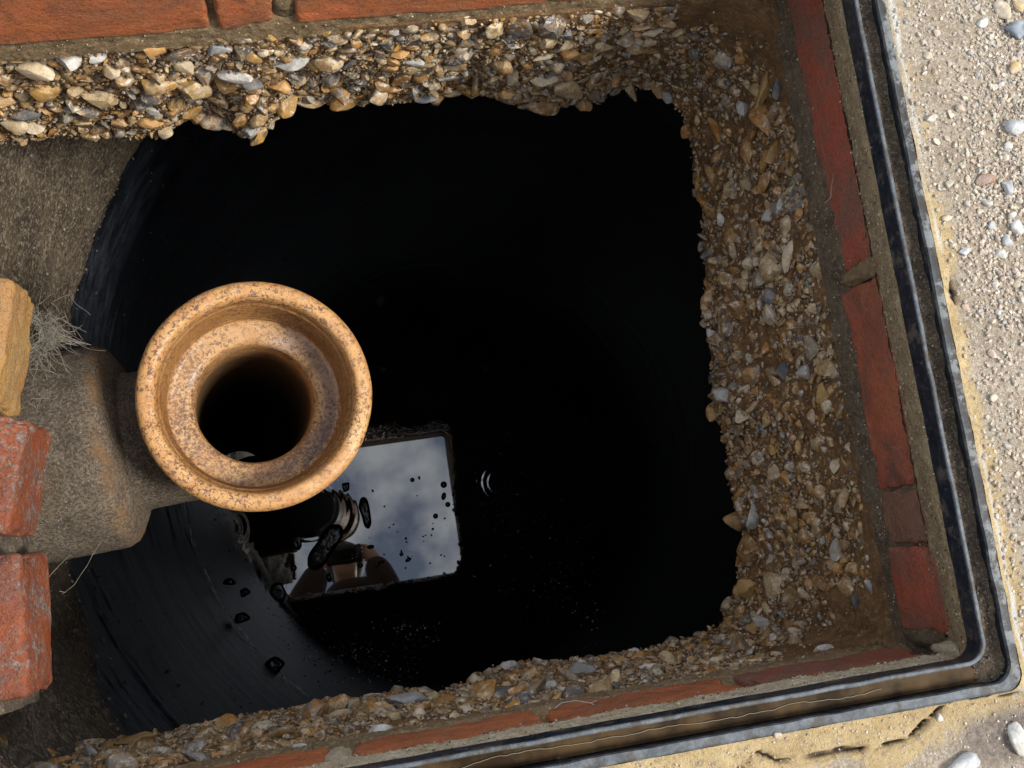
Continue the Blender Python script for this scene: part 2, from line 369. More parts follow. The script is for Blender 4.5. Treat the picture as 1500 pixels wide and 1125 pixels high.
fmesh('upstand_lip', [(.0004, -.0004), (.0010, .0001), (.0024, .0001), (.0031, -.0005), (.0031, -.016)], M_edge, frame, wob=.0003)
fmesh('groove_channel', [(.0031, -.016), (.0031, -.0172), (.0158, -.0172), (.0158, -.0020)], M_frame, frame, wob=.0002)
fmesh('outer_flange', [(.0156, -.0025), (.0162, -.0004), (.0205, -.0002), (.0218, -.0010), (.0222, -.030)], M_edge, frame, wob=.0004)
# dirt lying in the groove
nd = 14; rings = []
for k in range(nd):
    q = rrect(.0034 + .0121 * k / (nd - 1)); rings.append(np.column_stack([q, np.full(len(q), -.0125)]))
V = np.stack(rings, 1); n, k = V.shape[:2]; V = V.reshape(-1, 3); u = np.tile(np.linspace(0, 1, nd), n)
right = np.clip((V[:, 0] - .36) / .004, 0, 1)
hh = .0035 * fbm(V, 90, 21, 4, .65) + .0035 * right * (u - .15) ** 2 * 1.6 + .002 * right
V[:, 2] += hh - (1 - right) * .0012
mesh('groove_dirt', V - np.array([FX1, FY0, 0]), gridfaces(n, k, True)[:, ::-1], M_dirt, frame)
gi_ = RNG.choice(len(V), 5200); gq = V[gi_] + RNG.normal(size=(5200, 3)) * [.0012, .0012, .0003]
M_crb = earth('groove_crumb', (.05, .035, .022), (.14, .10, .06), (.28, .22, .16), 200, .8, .8, .001)
GVR = (gq, RNG.random(5200))
# rain water standing in the lower run of the groove
q0 = rrect(.0036)[:244]; q1 = rrect(.0152)[:244]; nn = len(q0)
mid = [q0 + (q1 - q0) * t for t in np.linspace(0, 1, 7)]
V = np.stack([np.column_stack([q, np.full(nn, -.0118)]) for q in mid], 1).reshape(-1, 3); V[:, 2] += .0006 * vn(V, 120, 3)
mesh('groove_water', V - np.array([FX1, FY0, 0]), gridfaces(nn, 7)[:, ::-1], M_puddle, frame)
# pale wavy scum line on that water
xs = np.linspace(-.02, .30, 260); ys = FY0 - .0088 + .0011 * vn(np.column_stack([xs * 1, xs * 0, xs * 0]), 70, 8) + .0012 * vn(np.column_stack([xs, xs * 0, xs * 0]), 25, 9) + .0005 * vn(np.column_stack([xs, xs * 0, xs * 0]), 260, 10)
scum = [tube(np.column_stack([xs, ys, np.full(260, -.0110)]), .00022, 4)]
for cx_, w_ in ():
    th = np.linspace(0, 2 * math.pi, 30); scum.append(tube(np.column_stack([cx_ + w_ * np.cos(th) * (1 + .2 * np.sin(2 * th + w_ * 900)), FY0 - .0082 + .0022 * np.sin(th) * (1 + .3 * np.cos(3 * th)), np.full(30, -.0109)]), .0003, 4))
m = Mt('scum'); M_scum = m.out((.24, .21, .16), .5, .4)
V, f = join(scum); mesh('scum_line', V - np.array([FX1, FY0, 0]), f, M_scum, frame)

sh_c = [stone_shape(1, 900 + k, 2, e) for k, e in enumerate([(1, .8, .6), (1, .6, .5), (1, .9, .8)])]
kk = ~((gq[:, 1] < FY0 - .0045) & (gq[:, 0] < .33)) | (GVR[1] < .10)
o = scatter_mesh('groove_crumbs', gq[kk] - np.array([FX1, FY0, 0]), rotmats(kk.sum(), RNG, np.tile([0, 0, 1.], (kk.sum(), 1)), RNG.normal(size=(kk.sum(), 3)), .8), .0003 + .0013 * RNG.random(kk.sum()) ** 3, sh_c, M_crb, frame, smooth=False); o['kind'] = 'stuff'

# ------------------------------------------------------------------ CONCRETE SLAB WITH EXPOSED FLINT AGGREGATE
pairs = [(-150, 88, -150, 228), (-60, 80, -60, 218), (0, 72, 0, 212), (60, 66, 60, 201), (110, 63, 110, 199), (160, 60, 160, 197), (200, 58, 200, 200), (240, 57, 238, 199), (262, 56, 258, 183), (300, 55, 295, 170),
 (330, 53, 322, 180), (350, 52, 345, 192), (375, 50, 375, 198), (400, 48, 400, 182), (430, 46, 430, 155), (500, 44, 500, 150), (560, 42, 560, 151), (640, 40, 640, 143), (690, 38, 690, 132), (712, 37, 712, 143), (760, 35, 760, 155),
 (820, 33, 812, 158), (860, 32, 850, 153), (885, 31, 878, 148), (905, 30, 895, 128), (945, 30, 930, 125), (1000, 32, 965, 132), (1080, 36, 985, 148), (1140, 46, 1000, 165), (1172, 75, 1006, 190), (1182, 150, 1015, 225), (1190, 220, 1016, 262),
 (1198, 290, 1026, 306), (1206, 350, 1031, 365), (1215, 420, 1035, 430), (1228, 480, 1030, 462), (1238, 540, 1042, 530), (1247, 590, 1040, 600), (1256, 640, 1064, 645), (1264, 700, 1070, 703), (1271, 745, 1072, 742), (1276, 775, 1088, 778),
 (1281, 810, 1086, 820), (1286, 850, 1076, 856), (1292, 890, 1066, 892), (1298, 925, 1058, 915), (1250, 945, 1035, 926), (1160, 965, 985, 943), (1070, 983, 930, 955), (980, 1000, 870, 965), (880, 1020, 800, 968), (780, 1038, 740, 974),
 (700, 1052, 690, 996), (640, 1062, 640, 1018), (600, 1068, 600, 1014), (560, 1075, 560, 1015), (500, 1085, 500, 1034), (400, 1101, 400, 1043), (330, 1112, 330, 1056), (250, 1124, 250, 1073), (180, 1134, 180, 1084), (100, 1146, 100, 1101),
 (50, 1150, 55, 1100), (5, 1130, 35, 1085), (-20, 1090, 20, 1050), (-40, 1040, -10, 1020), (-80, 1010, -60, 1000)]
O = np.array([P(a, b, ZSL) for a, b, _, _ in pairs]); I = np.array([P(c_, d_, ZSB) for _, _, c_, d_ in pairs])
O[:, 1] = np.where((O[:, 1] > .34) & (O[:, 0] < .36), np.maximum(O[:, 1], .379), O[:, 1])
cum = np.concatenate([[0], np.cumsum(np.linalg.norm(np.diff((O + I) / 2, axis=0), axis=1))]); L = cum[-1]
NC = int(L / .0020); NR = 84; tt = np.linspace(0, L, NC)
Oi = np.stack([np.interp(tt, cum, O[:, k]) for k in range(3)], 1); Ii = np.stack([np.interp(tt, cum, I[:, k]) for k in range(3)], 1)
vv = np.linspace(0, 1, NR)
wall = Oi[:, None] * (1 - vv)[None, :, None] + Ii[:, None] * vv[None, :, None]
# the right-hand side stands back above a ledge
rside = np.clip((Oi[:, 0] - .33) / .02, 0, 1) * np.clip((.33 - Oi[:, 1]) / .03, 0, 1) * np.clip((Oi[:, 1] + .10) / .03, 0, 1)
prof = np.interp(vv, [0, .1, .55, .68, .76, 1], [0, .02, .42, .55, .86, 1]); lin = vv
blend = lin[None] * (1 - rside[:, None]) + prof[None] * rside[:, None]
wall[..., :2] = Oi[:, None, :2] * (1 - blend[..., None]) + Ii[:, None, :2] * blend[..., None]
def gnorm(W):
    du = np.gradient(W, axis=0); dv = np.gradient(W, axis=1); n = np.cross(du, dv); n /= np.linalg.norm(n, axis=2)[..., None] + 1e-12
    ctr = np.array([.08, .13, 0]) - W; ctr[..., 2] = 0
    s = np.sign((n * ctr).sum(2)); return n * s[..., None]
NW = gnorm(wall)
k5 = np.ones(9) / 9
for a_ in range(3): NW[..., a_] = np.apply_along_axis(lambda x: np.convolve(np.pad(x, 4, 'edge'), k5, 'valid'), 0, NW[..., a_])
flat = wall.reshape(-1, 3)
d1 = .0040 * fbm(flat, 38, 2, 4, .6) + .0018 * fbm(flat, 160, 6, 3, .6)
V01 = np.tile(vv, NC)
d1 = d1 * np.clip(.35 + V01 * 6, 0, 1) - .002 * (1 - np.clip(V01 * 8, 0, 1))
wallD = flat + NW.reshape(-1, 3) * d1[:, None]; wallD = wallD.reshape(NC, NR, 3)
# underside
outw = -NW[:, -1].copy(); outw[:, 2] = 0; outw /= np.linalg.norm(outw, axis=1)[:, None] + 1e-9
und = [wallD[:, -1] + outw * a + np.array([0, 0, b]) for a, b in ((.004, -.004), (.015, -.006), (.05, -.002), (.12, 0), (.45, 0))]
topb = [wallD[:, 0] + outw * a + np.array([0, 0, b]) for a, b in ((.06, 0.001), (.02, .001))]
full = np.concatenate([np.stack(topb, 1), wallD, np.stack(und, 1)], 1)
slab = thing('concrete_slab', 'rough cut edge of the concrete roof slab with exposed flint stones round the dark opening', 'concrete slab', (0.1, -.121, ZSB))
SO = np.array([0.1, -.121, ZSB])
mesh('concrete', full.reshape(-1, 3) - SO, gridfaces(NC, full.shape[1]), M_matrix, slab)

shapes2 = [stone_shape(2, 100 + k, 7, e) for k, e in enumerate([(1, .8, .5), (1, .65, .45), (1, .9, .6), (1, .55, .5), (1, .75, .7), (1, .7, .35), (1, .85, .45), (1, .6, .3), (1, .95, .75), (1, .5, .35)])]
shapes3 = [stone_shape(3, 300 + k, 9, e, .3) for k, e in enumerate([(1, .8, .5), (1, .65, .45), (1, .9, .6), (1, .55, .5), (1, .75, .7), (1, .7, .35), (1, .85, .45), (1, .6, .3), (1, .95, .75), (1, .5, .35), (1, .8, .4), (1, .7, .6), (1, .62, .5), (1, .88, .55)])]
shapes1 = [stone_shape(1, 500 + k, 2, e) for k, e in enumerate([(1, .8, .6), (1, .6, .5), (1, .9, .8), (1, .7, .5)])]
flatD = wallD.reshape(-1, 3); flatN = NW.reshape(-1, 3)
tanU = np.gradient(wall, axis=0).reshape(-1, 3); tanU /= np.linalg.norm(tanU, axis=1)[:, None] + 1e-12
cell = np.linalg.norm(np.cross(np.gradient(wall, axis=0), np.gradient(wall, axis=1)), axis=2).ravel()
isright = np.repeat(rside, NR); istopr = ((Oi[:, 0] > .30) & (Oi[:, 1] > .30)).repeat(NR)
# where stones sit thick and where bare matrix shows
dens = np.clip((V01 - .02) / .05, 0, 1)
dens = np.where(isright > .5, np.clip((V01 - .05) / .12, 0, 1), dens)
dens = np.where(istopr, np.clip((V01 - .20) / .22, 0, 1), dens)
cornbr = ((Oi[:, 0] > .30) & (Oi[:, 1] < -.08)).repeat(NR); dens = np.where(cornbr, np.clip((V01 - .26) / .3, 0, 1), dens)
patch = fbm(flat, 16, 44, 3, .5)
dens = dens * np.clip(.95 + patch * 1.8 - .10 * isright, .10, 1)
# dart throwing, big stones first
acc_p, acc_r = np.zeros((0, 3)), np.zeros(0)
cellsz = .016; hashg = {}
def try_place(idx, rad, overlap):
    out = []
    for i, r in zip(idx, rad):
        r = r * smul[i]; p = flatD[i]; key = tuple(np.floor(p / cellsz).astype(int)); ok = True
        R = 2
        for a in range(-R, R + 1):
            for b in range(-R, R + 1):
                for c_ in range(-R, R + 1):
                    for (q, qr) in hashg.get((key[0] + a, key[1] + b, key[2] + c_), ()):
                        if (p[0] - q[0]) ** 2 + (p[1] - q[1]) ** 2 + (p[2] - q[2]) ** 2 < (overlap * (r + qr)) ** 2: ok = False; break
                    if not ok: break
                if not ok: break
            if not ok: break
        if ok: hashg.setdefault(key, []).append((p, r)); out.append((i, r))
    return out
hero = [(45, 97, 54, 40, 20, 'cream'), (103, 84, 48, 30, 10, 'white'), (222, 68, 36, 24, 0, 'amber'), (320, 67, 36, 24, -10, 'grey'), (425, 86, 56, 28, -12, 'grey'), (342, 108, 54, 24, 8, 'white'), (405, 124, 38, 26, 10, 'amber'),
 (160, 97, 30, 24, 40, 'cream'), (370, 120, 34, 22, 20, 'dark'), (37, 163, 44, 22, 10, 'dark'), (20, 178, 40, 26, 10, 'cream'), (218, 175, 42, 18, 4, 'amber'), (222, 160, 32, 14, 15, 'white'), (240, 190, 24, 22, 0, 'cream'), (372, 188, 30, 22, -50, 'grey'),
 (143, 82, 26, 24, 60, 'white'), (265, 92, 40, 22, 30, 'cream'), (456, 90, 26, 20, 30, 'amber'), (585, 77, 30, 14, -15, 'amber'), (605, 88, 34, 16, 10, 'white'), (655, 110, 34, 20, -20, 'white'), (740, 132, 26, 20, 10, 'amber'), (800, 113, 44, 22, 5, 'cream'),
 (835, 75, 24, 20, 40, 'amber'), (797, 80, 36, 14, -25, 'cream'), (755, 65, 24, 9, 0, 'white'), (870, 133, 22, 24, 60, 'tan'), (620, 140, 40, 18, 0, 'grey'), (660, 135, 30, 16, -5, 'cream'), (980, 140, 34, 18, 35, 'grey'), (960, 44, 40, 12, -25, 'cream'), (895, 112, 20, 22, 60, 'amber'),
 (1124, 122, 74, 24, -72, 'ochre'), (1143, 122, 48, 15, -80, 'dark'), (1050, 190, 46, 17, 60, 'amber'), (1093, 155, 20, 26, 80, 'grey'), (1137, 220, 40, 18, -65, 'ochre'), (1063, 578, 30, 28, 60, 'grey'), (1079, 758, 38, 34, 0, 'ochre'), (1106, 757, 40, 22, -80, 'grey'), (1160, 372, 52, 20, -88, 'cream'),
 (1130, 432, 28, 24, 0, 'dark'), (1103, 385, 26, 22, -60, 'cream'), (1208, 582, 40, 26, 80, 'ochre'), (1150, 542, 26, 20, 70, 'dark'), (1183, 546, 26, 24, 20, 'grey'), (1046, 489, 22, 18, 30, 'white'), (1044, 605, 20, 26, 80, 'ochre'), (1226, 682, 24, 16, -70, 'cream'), (1098, 265, 26, 22, 30, 'tan'), (1146, 296, 14, 24, -80, 'white'), (1129, 316, 22, 18, 10, 'grey'),
 (1058, 320, 16, 22, 60, 'white'), (1100, 862, 36, 30, 10, 'ochre'), (1232, 835, 28, 18, 40, 'amber'), (1256, 882, 22, 12, 80, 'dark'), (1275, 860, 26, 12, 60, 'grey'), (1108, 925, 30, 24, 0, 'ochre'), (1120, 915, 34, 20, 10, 'grey'), (1205, 952, 30, 12, -8, 'white'),
 (600, 1030, 60, 34, 0, 'grey'), (548, 1022, 34, 12, -15, 'white'), (748, 980, 34, 20, 20, 'grey'), (555, 1072, 40, 16, -10, 'white'), (690, 1035, 30, 12, -14, 'ochre'), (850, 985, 40, 22, 10, 'dark'), (805, 1008, 24, 20, 0, 'grey'), (828, 1013, 24, 14, 0, 'white'), (960, 978, 44, 12, -6, 'white'),
 (930, 958, 24, 14, 0, 'white'), (700, 1000, 30, 16, 20, 'cream'), (615, 1050, 30, 18, -30, 'cream'), (500, 1050, 34, 16, -20, 'cream'), (440, 1100, 30, 14, 0, 'grey'), (200, 1087, 60, 26, -14, 'ochre'), (135, 1108, 30, 20, 20, 'grey'), (330, 1062, 36, 22, -10, 'amber'), (1165, 942, 22, 20, 0, 'tan')]
HM = {'cream': stonecol('flint_cream', (.62, .52, .36), (.46, .34, .2)), 'white': stonecol('flint_white', (.66, .62, .55), (.40, .37, .33)), 'amber': stonecol('flint_amber', (.44, .20, .05), (.58, .36, .15)), 'grey': stonecol('flint_grey', (.32, .315, .30), (.50, .47, .42)),
      'dark': stonecol('flint_dark', (.11, .11, .115), (.27, .25, .23)), 'tan': stonecol('flint_tan', (.36, .26, .15), (.24, .18, .12)), 'ochre': stonecol('flint_ochre', (.46, .29, .11), (.32, .19, .08))}
flpx, fldist = PX(flatD); camR = np.array(rt); camU = np.array(up); hpl = []
for (a, b, w_, h_, an, mt_) in hero:
    i_ = int(np.argmin((flpx[:, 0] - a) ** 2 + (flpx[:, 1] - b) ** 2)); p_ = flatD[i_]; dist_ = np.linalg.norm(p_ - [0, 0, CH]); r_w = max(w_, h_) / 2 * dist_ / F; r_h = min(w_, h_) / 2 * dist_ / F
    hpl.append((i_, r_w, r_h, an, mt_)); hashg.setdefault(tuple(np.floor(p_ / .016).astype(int)), []).append((p_, (r_w + r_h) * .62))
smul = np.where(isright > .5, 1.22, np.where(flat[:, 1] > .3, 1.40, 1.15)); smul = np.where(istopr, 1.0, smul)
placed = []
for (n, lo, hi, ov, pw) in ((150, .0095, .0135, .75, 1.5), (1000, .0062, .0095, .62, 1.0), (4600, .0036, .0062, .57, .9), (13000, .0018, .0036, .54, .5)):
    w = cell * dens ** pw; w /= w.sum(); idx = RNG.choice(len(flatD), n, p=w); rad = RNG.uniform(lo, hi, n); 
    placed += try_place(idx, rad, ov)
pi_ = np.array([a for a, _ in placed]); pr = np.array([b for _, b in placed])
pos = flatD[pi_] + flatN[pi_] * (pr * RNG.uniform(-.30, .22, len(pr)))[:, None]
# trim what would poke out past the top edge of the slab
Rm = rotmats(len(pr), RNG, flatN[pi_], tanU[pi_], .45)
big = np.argsort(-pr)[:300 - len(hero)]; rest = np.setdiff1d(np.arange(len(pr)), big)
def make_shared(shapes, nm, mat):
    out = []
    for V, f in shapes:
        me = bpy.data.meshes.new(nm); me.from_pydata(V.tolist(), [], f.tolist()); me.polygons.foreach_set('use_smooth', np.ones(len(me.polygons), bool)); me.materials.append(mat); me.update(); me.set_sharp_from_angle(angle=math.radians(24)); out.append(me)
    return out
flint_me = make_shared(shapes3, 'flint_stone', M_flint)
for j, (i_, r_w, r_h, an, mt_) in enumerate(hpl):
    V, f = shapes3[(j * 5) % len(shapes3)]; V = V / np.abs(V).max(0); t_ = math.radians(an); A1 = camR * math.cos(t_) - camU * math.sin(t_); B1 = camR * math.sin(t_) + camU * math.cos(t_); C1 = np.cross(A1, B1)
    Wv = (np.outer(V[:, 0] * r_w, A1) + np.outer(V[:, 1] * r_h, B1) + np.outer(V[:, 2] * r_h * .8, C1)) * 1.05
    o = mesh('flint_stone', Wv, f, HM[mt_], slab, sharp=24); o.location = flatD[i_] + flatN[i_] * r_h * .25 - SO
for j, k in enumerate(big):
    o = link('flint_stone', flint_me[j % len(flint_me)], slab)
    M4 = Matrix.Identity(4)
    for a in range(3):
        for b in range(3): M4[a][b] = Rm[k][a, b] * pr[k] * 1.08
        M4[a][3] = pos[k][a] - SO[a]
    o.matrix_local = M4
o = scatter_mesh('small_flints', pos[rest] - SO, Rm[rest], pr[rest] * 1.12, shapes2, M_flint, slab, sharp=32); o['kind'] = 'stuff'
ng = 26000; w = cell * np.clip(dens + .12, 0, 1) * np.clip(V01 * 8, .02, 1); w /= w.sum(); gi = RNG.choice(len(flatD), ng, p=w)
gp = flatD[gi] + RNG.normal(size=(ng, 3)) * .001; gr = RNG.uniform(.0007, .0020, ng)
o = scatter_mesh('grit', gp + flatN[gi] * .0006 - SO, rotmats(ng, RNG, flatN[gi], tanU[gi], 1.0), gr, shapes1, M_grit, slab, smooth=False); o['kind'] = 'stuff'

# ------------------------------------------------------------------ BRICKWORK
def box_grid(cuts):
    bm = bmesh.new(); bmesh.ops.create_cube(bm, size=2); bmesh.ops.subdivide_edges(bm, edges=bm.edges[:], cuts=cuts, use_grid_fill=True)
    V = np.array([v.co[:] for v in bm.verts]); f = [[v.index for v in q.verts] for q in bm.faces]; bm.free(); return V, f
BG = box_grid(31)
def brick(name, c, dims, yaw, mat, par, org, seed, r=.004, rough=.0012, tilt=0, chips=.004):
    V, f = BG; V = V.copy(); V = np.sign(V) * (1 - (1 - np.abs(V)) ** 1.7)
    h = np.array(dims) / 2; W = V * h; core = np.clip(W, -(h - r), h - r); d = W - core; ln = np.linalg.norm(d, axis=1); k = ln > 1e-9
    d[k] = d[k] / ln[k][:, None] * np.minimum(ln[k], r)[:, None]; W = core + d
    # worn corners: pull in where noise is high near edges
    edge = (np.sort(np.abs(V), axis=1)[:, 1]) ** 6
    q = W + seed * .37
    W = W * (1 - (edge * np.clip(fbm(q, 55, seed, 3, .6), 0, 1) * chips / h.min())[:, None])
    nrm = W / (np.abs(W).max(1)[:, None] + 1e-9)
    W = W + np.column_stack([fbm(q, 30, seed + 1), fbm(q, 30, seed + 2), fbm(q, 30, seed + 3)]) * rough * .7 + np.column_stack([fbm(q, 110, seed + 4, 3, .6), fbm(q, 110, seed + 5, 3, .6), fbm(q, 110, seed + 6, 3, .6)]) * rough * .9
    Rz = Matrix.Rotation(yaw, 3, 'Z') @ Matrix.Rotation(tilt, 3, 'Y'); W = W @ np.array(Rz).T + np.array(c)
    return mesh(name, W - np.array(org), f, mat, par)
bw = thing('chamber_brickwork', 'red brick course bedded in sandy mortar under the frame, right, top and bottom sides', 'brickwork', (FX1, FY0, -.14))
BO = (FX1, FY0, -.14)
zt, zb = -.056, -.126; zc = (zt + zb) / 2; hz = zt - zb; D = .10
def bx(px, py, z): return P(px, py, z)
# right side: face plane x = .3755
for k, (y0, y1, mt, dx) in enumerate([(.395, .1505, 1, .0025), (.136, -.0105, 2, .001), (-.0125, -.050, 3, .001), (-.0515, -.1115, 1, -.001)]):
    brick('brick', (.3762 + dx + D / 2, (y0 + y1) / 2, zc), (D, abs(y0 - y1), hz), .012 if k == 0 else 0, M_br[mt], bw, BO, 10 + k, .003)
# bottom side: face plane y = -.1205
for k, (x0, x1, mt) in enumerate([(.2455, .3660, 0), (.1095, .236, 0), (-.0175, .1045, 0), (-.150, -.0335, 0), (-.30, -.165, 0)]):
    brick('brick', ((x0 + x1) / 2, -.1213 - D / 2, zc), (x1 - x0, D, hz), 0, M_br[mt] if k % 2 else M_br[1 if k == 0 else 0], bw, BO, 30 + k, .004, .0014, chips=.006)
# top side: face plane y = .381
for k, (x0, x1, mt) in enumerate([(-.275, -.0535, 0), (-.0495, -.0085, 0), (.0065, .222, 0), (.232, .36, 2)]):
    brick('brick', ((x0 + x1) / 2, .3815 + D / 2 + (.002 if k == 3 else 0), zc), (x1 - x0, D, hz + .004), 0 if k != 1 else .03, M_br[mt], bw, BO, 50 + k, .003, .0010)
# mortar: backing sheet behind brick faces, proud bed under the frame, bed on the slab
GR_P = []
def mortar_run(name, a, b, nrm_, mat, rows, seed, n=None):
    a = np.array(a); b = np.array(b); Ln = np.linalg.norm(b - a); n = n or int(Ln / .0022); s = np.linspace(0, 1, n); nr = np.array(nrm_)
    rw = np.array(rows); R = 46; zz = np.linspace(0, 1, R); tz = np.linspace(0, 1, len(rw)); off = np.interp(zz, tz, rw[:, 0]); z = np.interp(zz, tz, rw[:, 1])
    xy = a[None, None] + (b - a)[None, None] * s[:, None, None] + nr[None, None] * off[None, :, None]
    W = np.concatenate([xy, np.broadcast_to(z[None, :, None], (n, R, 1))], 2).reshape(-1, 3)
    dd = .0018 * fbm(W, 60, seed, 5, .65) + .0012 * fbm(W, 300, seed + 5, 2)
    W[:, :2] += nr[None] * dd[:, None]
    k_ = RNG.choice(len(W), int(Ln * 4200)); GR_P.append(W[k_] + RNG.normal(size=(len(k_), 3)) * .0006)
    return mesh(name, W - np.array(BO), gridfaces(n, R), mat, bw)
# rows: (offset along the outward normal, z)
mortar_run('mortar_bed', (.376, -.16), (.376, .42), (1, 0), M_mortar_b, [(.0, -.066), (.005, -.070), (.005, -.112), (.0025, -.122), (.001, -.130), (-.001, -.146)], 61)
mortar_run('mortar_bed', (-.36, -.1212), (.42, -.1212), (0, -1), M_mortar, [(.0005, -.066), (.007, -.070), (.008, -.118), (.004, -.124), (.000, -.130), (-.001, -.146)], 62)
mortar_run('mortar_bed', (-.36, .382), (.42, .382), (0, 1), M_mortar, [(.0005, -.066), (.008, -.070), (.008, -.118), (.004, -.124), (.0015, -.130), (-.001, -.150)], 63)
mortar_run('frame_bedding', (.376, -.16), (.376, .42), (1, 0), M_mortar_t, [(-.0118, -.0160), (-.0105, -.026), (-.0060, -.042), (-.0012, -.0555), (.002, -.068)], 64)
mortar_run('frame_bedding', (-.36, -.1212), (.374, -.1212), (0, -1), M_mortar_p, [(-.0022, -.0160), (-.0018, -.030), (-.0018, -.048), (-.0012, -.056), (.004, -.062)], 65)
mortar_run('frame_bedding', (-.36, .382), (.42, .382), (0, 1), M_mortar, [(-.012, -.016), (-.007, -.036), (-.003, -.052), (.002, -.060), (.006, -.066)], 66)
# smear of mortar in the bottom right corner and a snail-grey lump
Vc, Fc_ = ICO[3]
def lump(name, c, s, mat, par, org, seed, amp=.25):
    W = Vc * (1 + amp * fbm(Vc + seed, 1.6, seed, 3, .6))[:, None] * np.array(s); W = W + .0015 * fbm(W + np.array(c), 200, seed + 3)[:, None] * Vc
    return mesh(name, W + np.array(c) - np.array(org), Fc_, mat, par)
GR_P = np.concatenate(GR_P); ng = len(GR_P); M_mg = flint_mat('mortar_grain', [(.30, .22, .12), (.16, .11, .06), (.44, .35, .22), (.09, .06, .035), (.36, .25, .13), (.55, .48, .36)], dirtamt=.3, rough=(.5, .9))
o = scatter_mesh('mortar_grains', GR_P - np.array(BO), rotmats(ng, RNG, np.tile([0, 0, 1.], (ng, 1)), RNG.normal(size=(ng, 3)), 1.0), .0003 + .0010 * RNG.random(ng) ** 3, sh_c, M_mg, bw, smooth=False); o['kind'] = 'stuff'
lump('mortar_lump', (.3835, -.113, -.092), (.010, .010, .038), M_mortar_b, bw, BO, 5, .5)
lump('mortar_lump', (.3745, -.1205, -.058), (.007, .006, .024), M_mortar_p, bw, BO, 6, .5)
lump('mortar_lump', (.3790, .1435, -.088), (.0045, .0075, .040), M_mortar, bw, BO, 9, .5)
lump('mortar_lump', (-.026, -.1245, -.088), (.0085, .006, .035), M_mortar_p, bw, BO, 10, .5)
lump('mortar_lump', (-.001, .388, -.100), (.009, .006, .025), M_mortar, bw, BO, 12, .5)

# left side: broken headers standing proud of a rough mortar bed
lb = thing('left_brick_pier', 'broken brick headers at the left beside the clay pipe, one yellow and two red', 'brickwork', (-.25, .05, -.17))
LO = (-.25, .05, -.17)
for k, (xf, y0, y1, z1, z0, yaw, mt) in enumerate([(-.2035, .135, .222, -.100, -.158, -.22, 5), (-.2010, .054, .1285, -.092, -.160, -.24, 4), (-.2075, -.0560, .0345, -.098, -.163, -.03, 4), (-.2100, -.150, -.078, -.10, -.165, 0, 1), (-.215, .25, .34, -.10, -.16, .0, 2)]):
    if k in (3, 4): continue
    brick('brick', (xf - .055, (y0 + y1) / 2, (z0 + z1) / 2), (.11, y1 - y0, z1 - z0), yaw, M_br[mt], lb, LO, 80 + k, .005, .0016, chips=.009)
# mortar body behind and under the headers
ys = np.linspace(-.066, .40, 190); prof_x = [(-.300, -.086), (-.245, -.090), (-.2275, -.100), (-.222, -.135), (-.222, -.165), (-.232, -.20), (-.255, -.27), (-.285, -.34), (-.33, -.40)]
R = 60; q = np.linspace(0, 1, R); tz = np.linspace(0, 1, len(prof_x)); px_ = np.interp(q, tz, [a for a, _ in prof_x]); pz_ = np.interp(q, tz, [b for _, b in prof_x])
W = np.stack(np.broadcast_arrays(px_[None], ys[:, None], pz_[None]), -1).reshape(-1, 3).copy()
recess = np.clip((W[:, 1] - .20) / .05, 0, 1); W[:, 0] -= recess * .055
hole = np.exp(-(((W[:, 1] - .178) / .016) ** 2 + ((W[:, 2] + .20) / .03) ** 2)); W[:, 0] -= hole * .05
W[:, 0] += .010 * fbm(W, 26, 71, 4, .6) + .0035 * fbm(W, 130, 75, 3, .6); W[:, 2] += .004 * fbm(W, 60, 77, 3)
mesh('mortar_body', W - np.array(LO), gridfaces(len(ys), R)[:, ::-1], M_haunch, lb)

# ------------------------------------------------------------------ SHAFT WALL
SCX, SCY, SR = .285, .188, .618
NA, NZ = 520, 220
ang = np.linspace(0, 2 * math.pi, NA, endpoint=False); zs = np.concatenate([np.linspace(-.13, -.80, 130), np.linspace(-.81, -2.1, 90)])
A, Zg = np.meshgrid(ang, zs, indexing='ij')
x0 = np.cos(A) * SR; y0 = np.sin(A) * SR; W = np.stack([x0 + SCX, y0 + SCY, Zg], -1).reshape(-1, 3)
ad = np.degrees(np.angle(np.exp(1j * (A - math.pi)))).ravel()         # 0 = facing left, + = clockwise towards the lower side
zbnd = np.interp(ad, [-60, -28, -7, 8, 26, 33, 41, 60], [-.80, -.78, -.73, -.70, -.53, -.46, -.34, -.30])
zbnd = zbnd + .05 * fbm(W, 14, 90, 4, .6)
render_ = np.clip((W[:, 2] - zbnd) / .025 + .5, 0, 1)
rr = -.012 * render_ + .004 * fbm(W * [.35, .35, 2.2], 14, 91, 4, .55) + .0010 * fbm(W, 160, 95, 3, .6)
rr = rr + np.where(np.abs(W[:, 2] + 1.02) < .006, .006, 0)
dirx = np.column_stack([x0.ravel(), y0.ravel(), np.zeros(NA * NZ)]) / SR
W = W + dirx * rr[:, None]
m = Mt('shaft_wall')
blk = m.mix(m.ramp(m.noise(26, 5, .65, m.stretch(1, 1, 2.0)), [(.4, 0), (.62, 1)]), (.018, .022, .030), (.062, .072, .095))
blk = m.mix(m.ramp(m.noise(120, 5, .7, m.stretch(1, 1, 2.2)), [(.50, 0), (.60, .8)]), blk, (.012, .013, .017))
brn = m.mix(m.ramp(m.noise(22, 6, .65), [(.38, 0), (.62, 1)]), (.038, .024, .016), (.095, .068, .043))
brn = m.mix(m.ramp(m.noise(70, 6, .75), [(.48, 0), (.6, .8)]), brn, (.03, .02, .015))
brn = m.mix(m.ramp(m.noise(200, 6, .8), [(.5, 0), (.58, .9)]), brn, (.22, .18, .12))
brn = m.mix(m.ramp(m.noise(380, 3, .6), [(.64, 0), (.7, 1)]), brn, (.5, .46, .38))
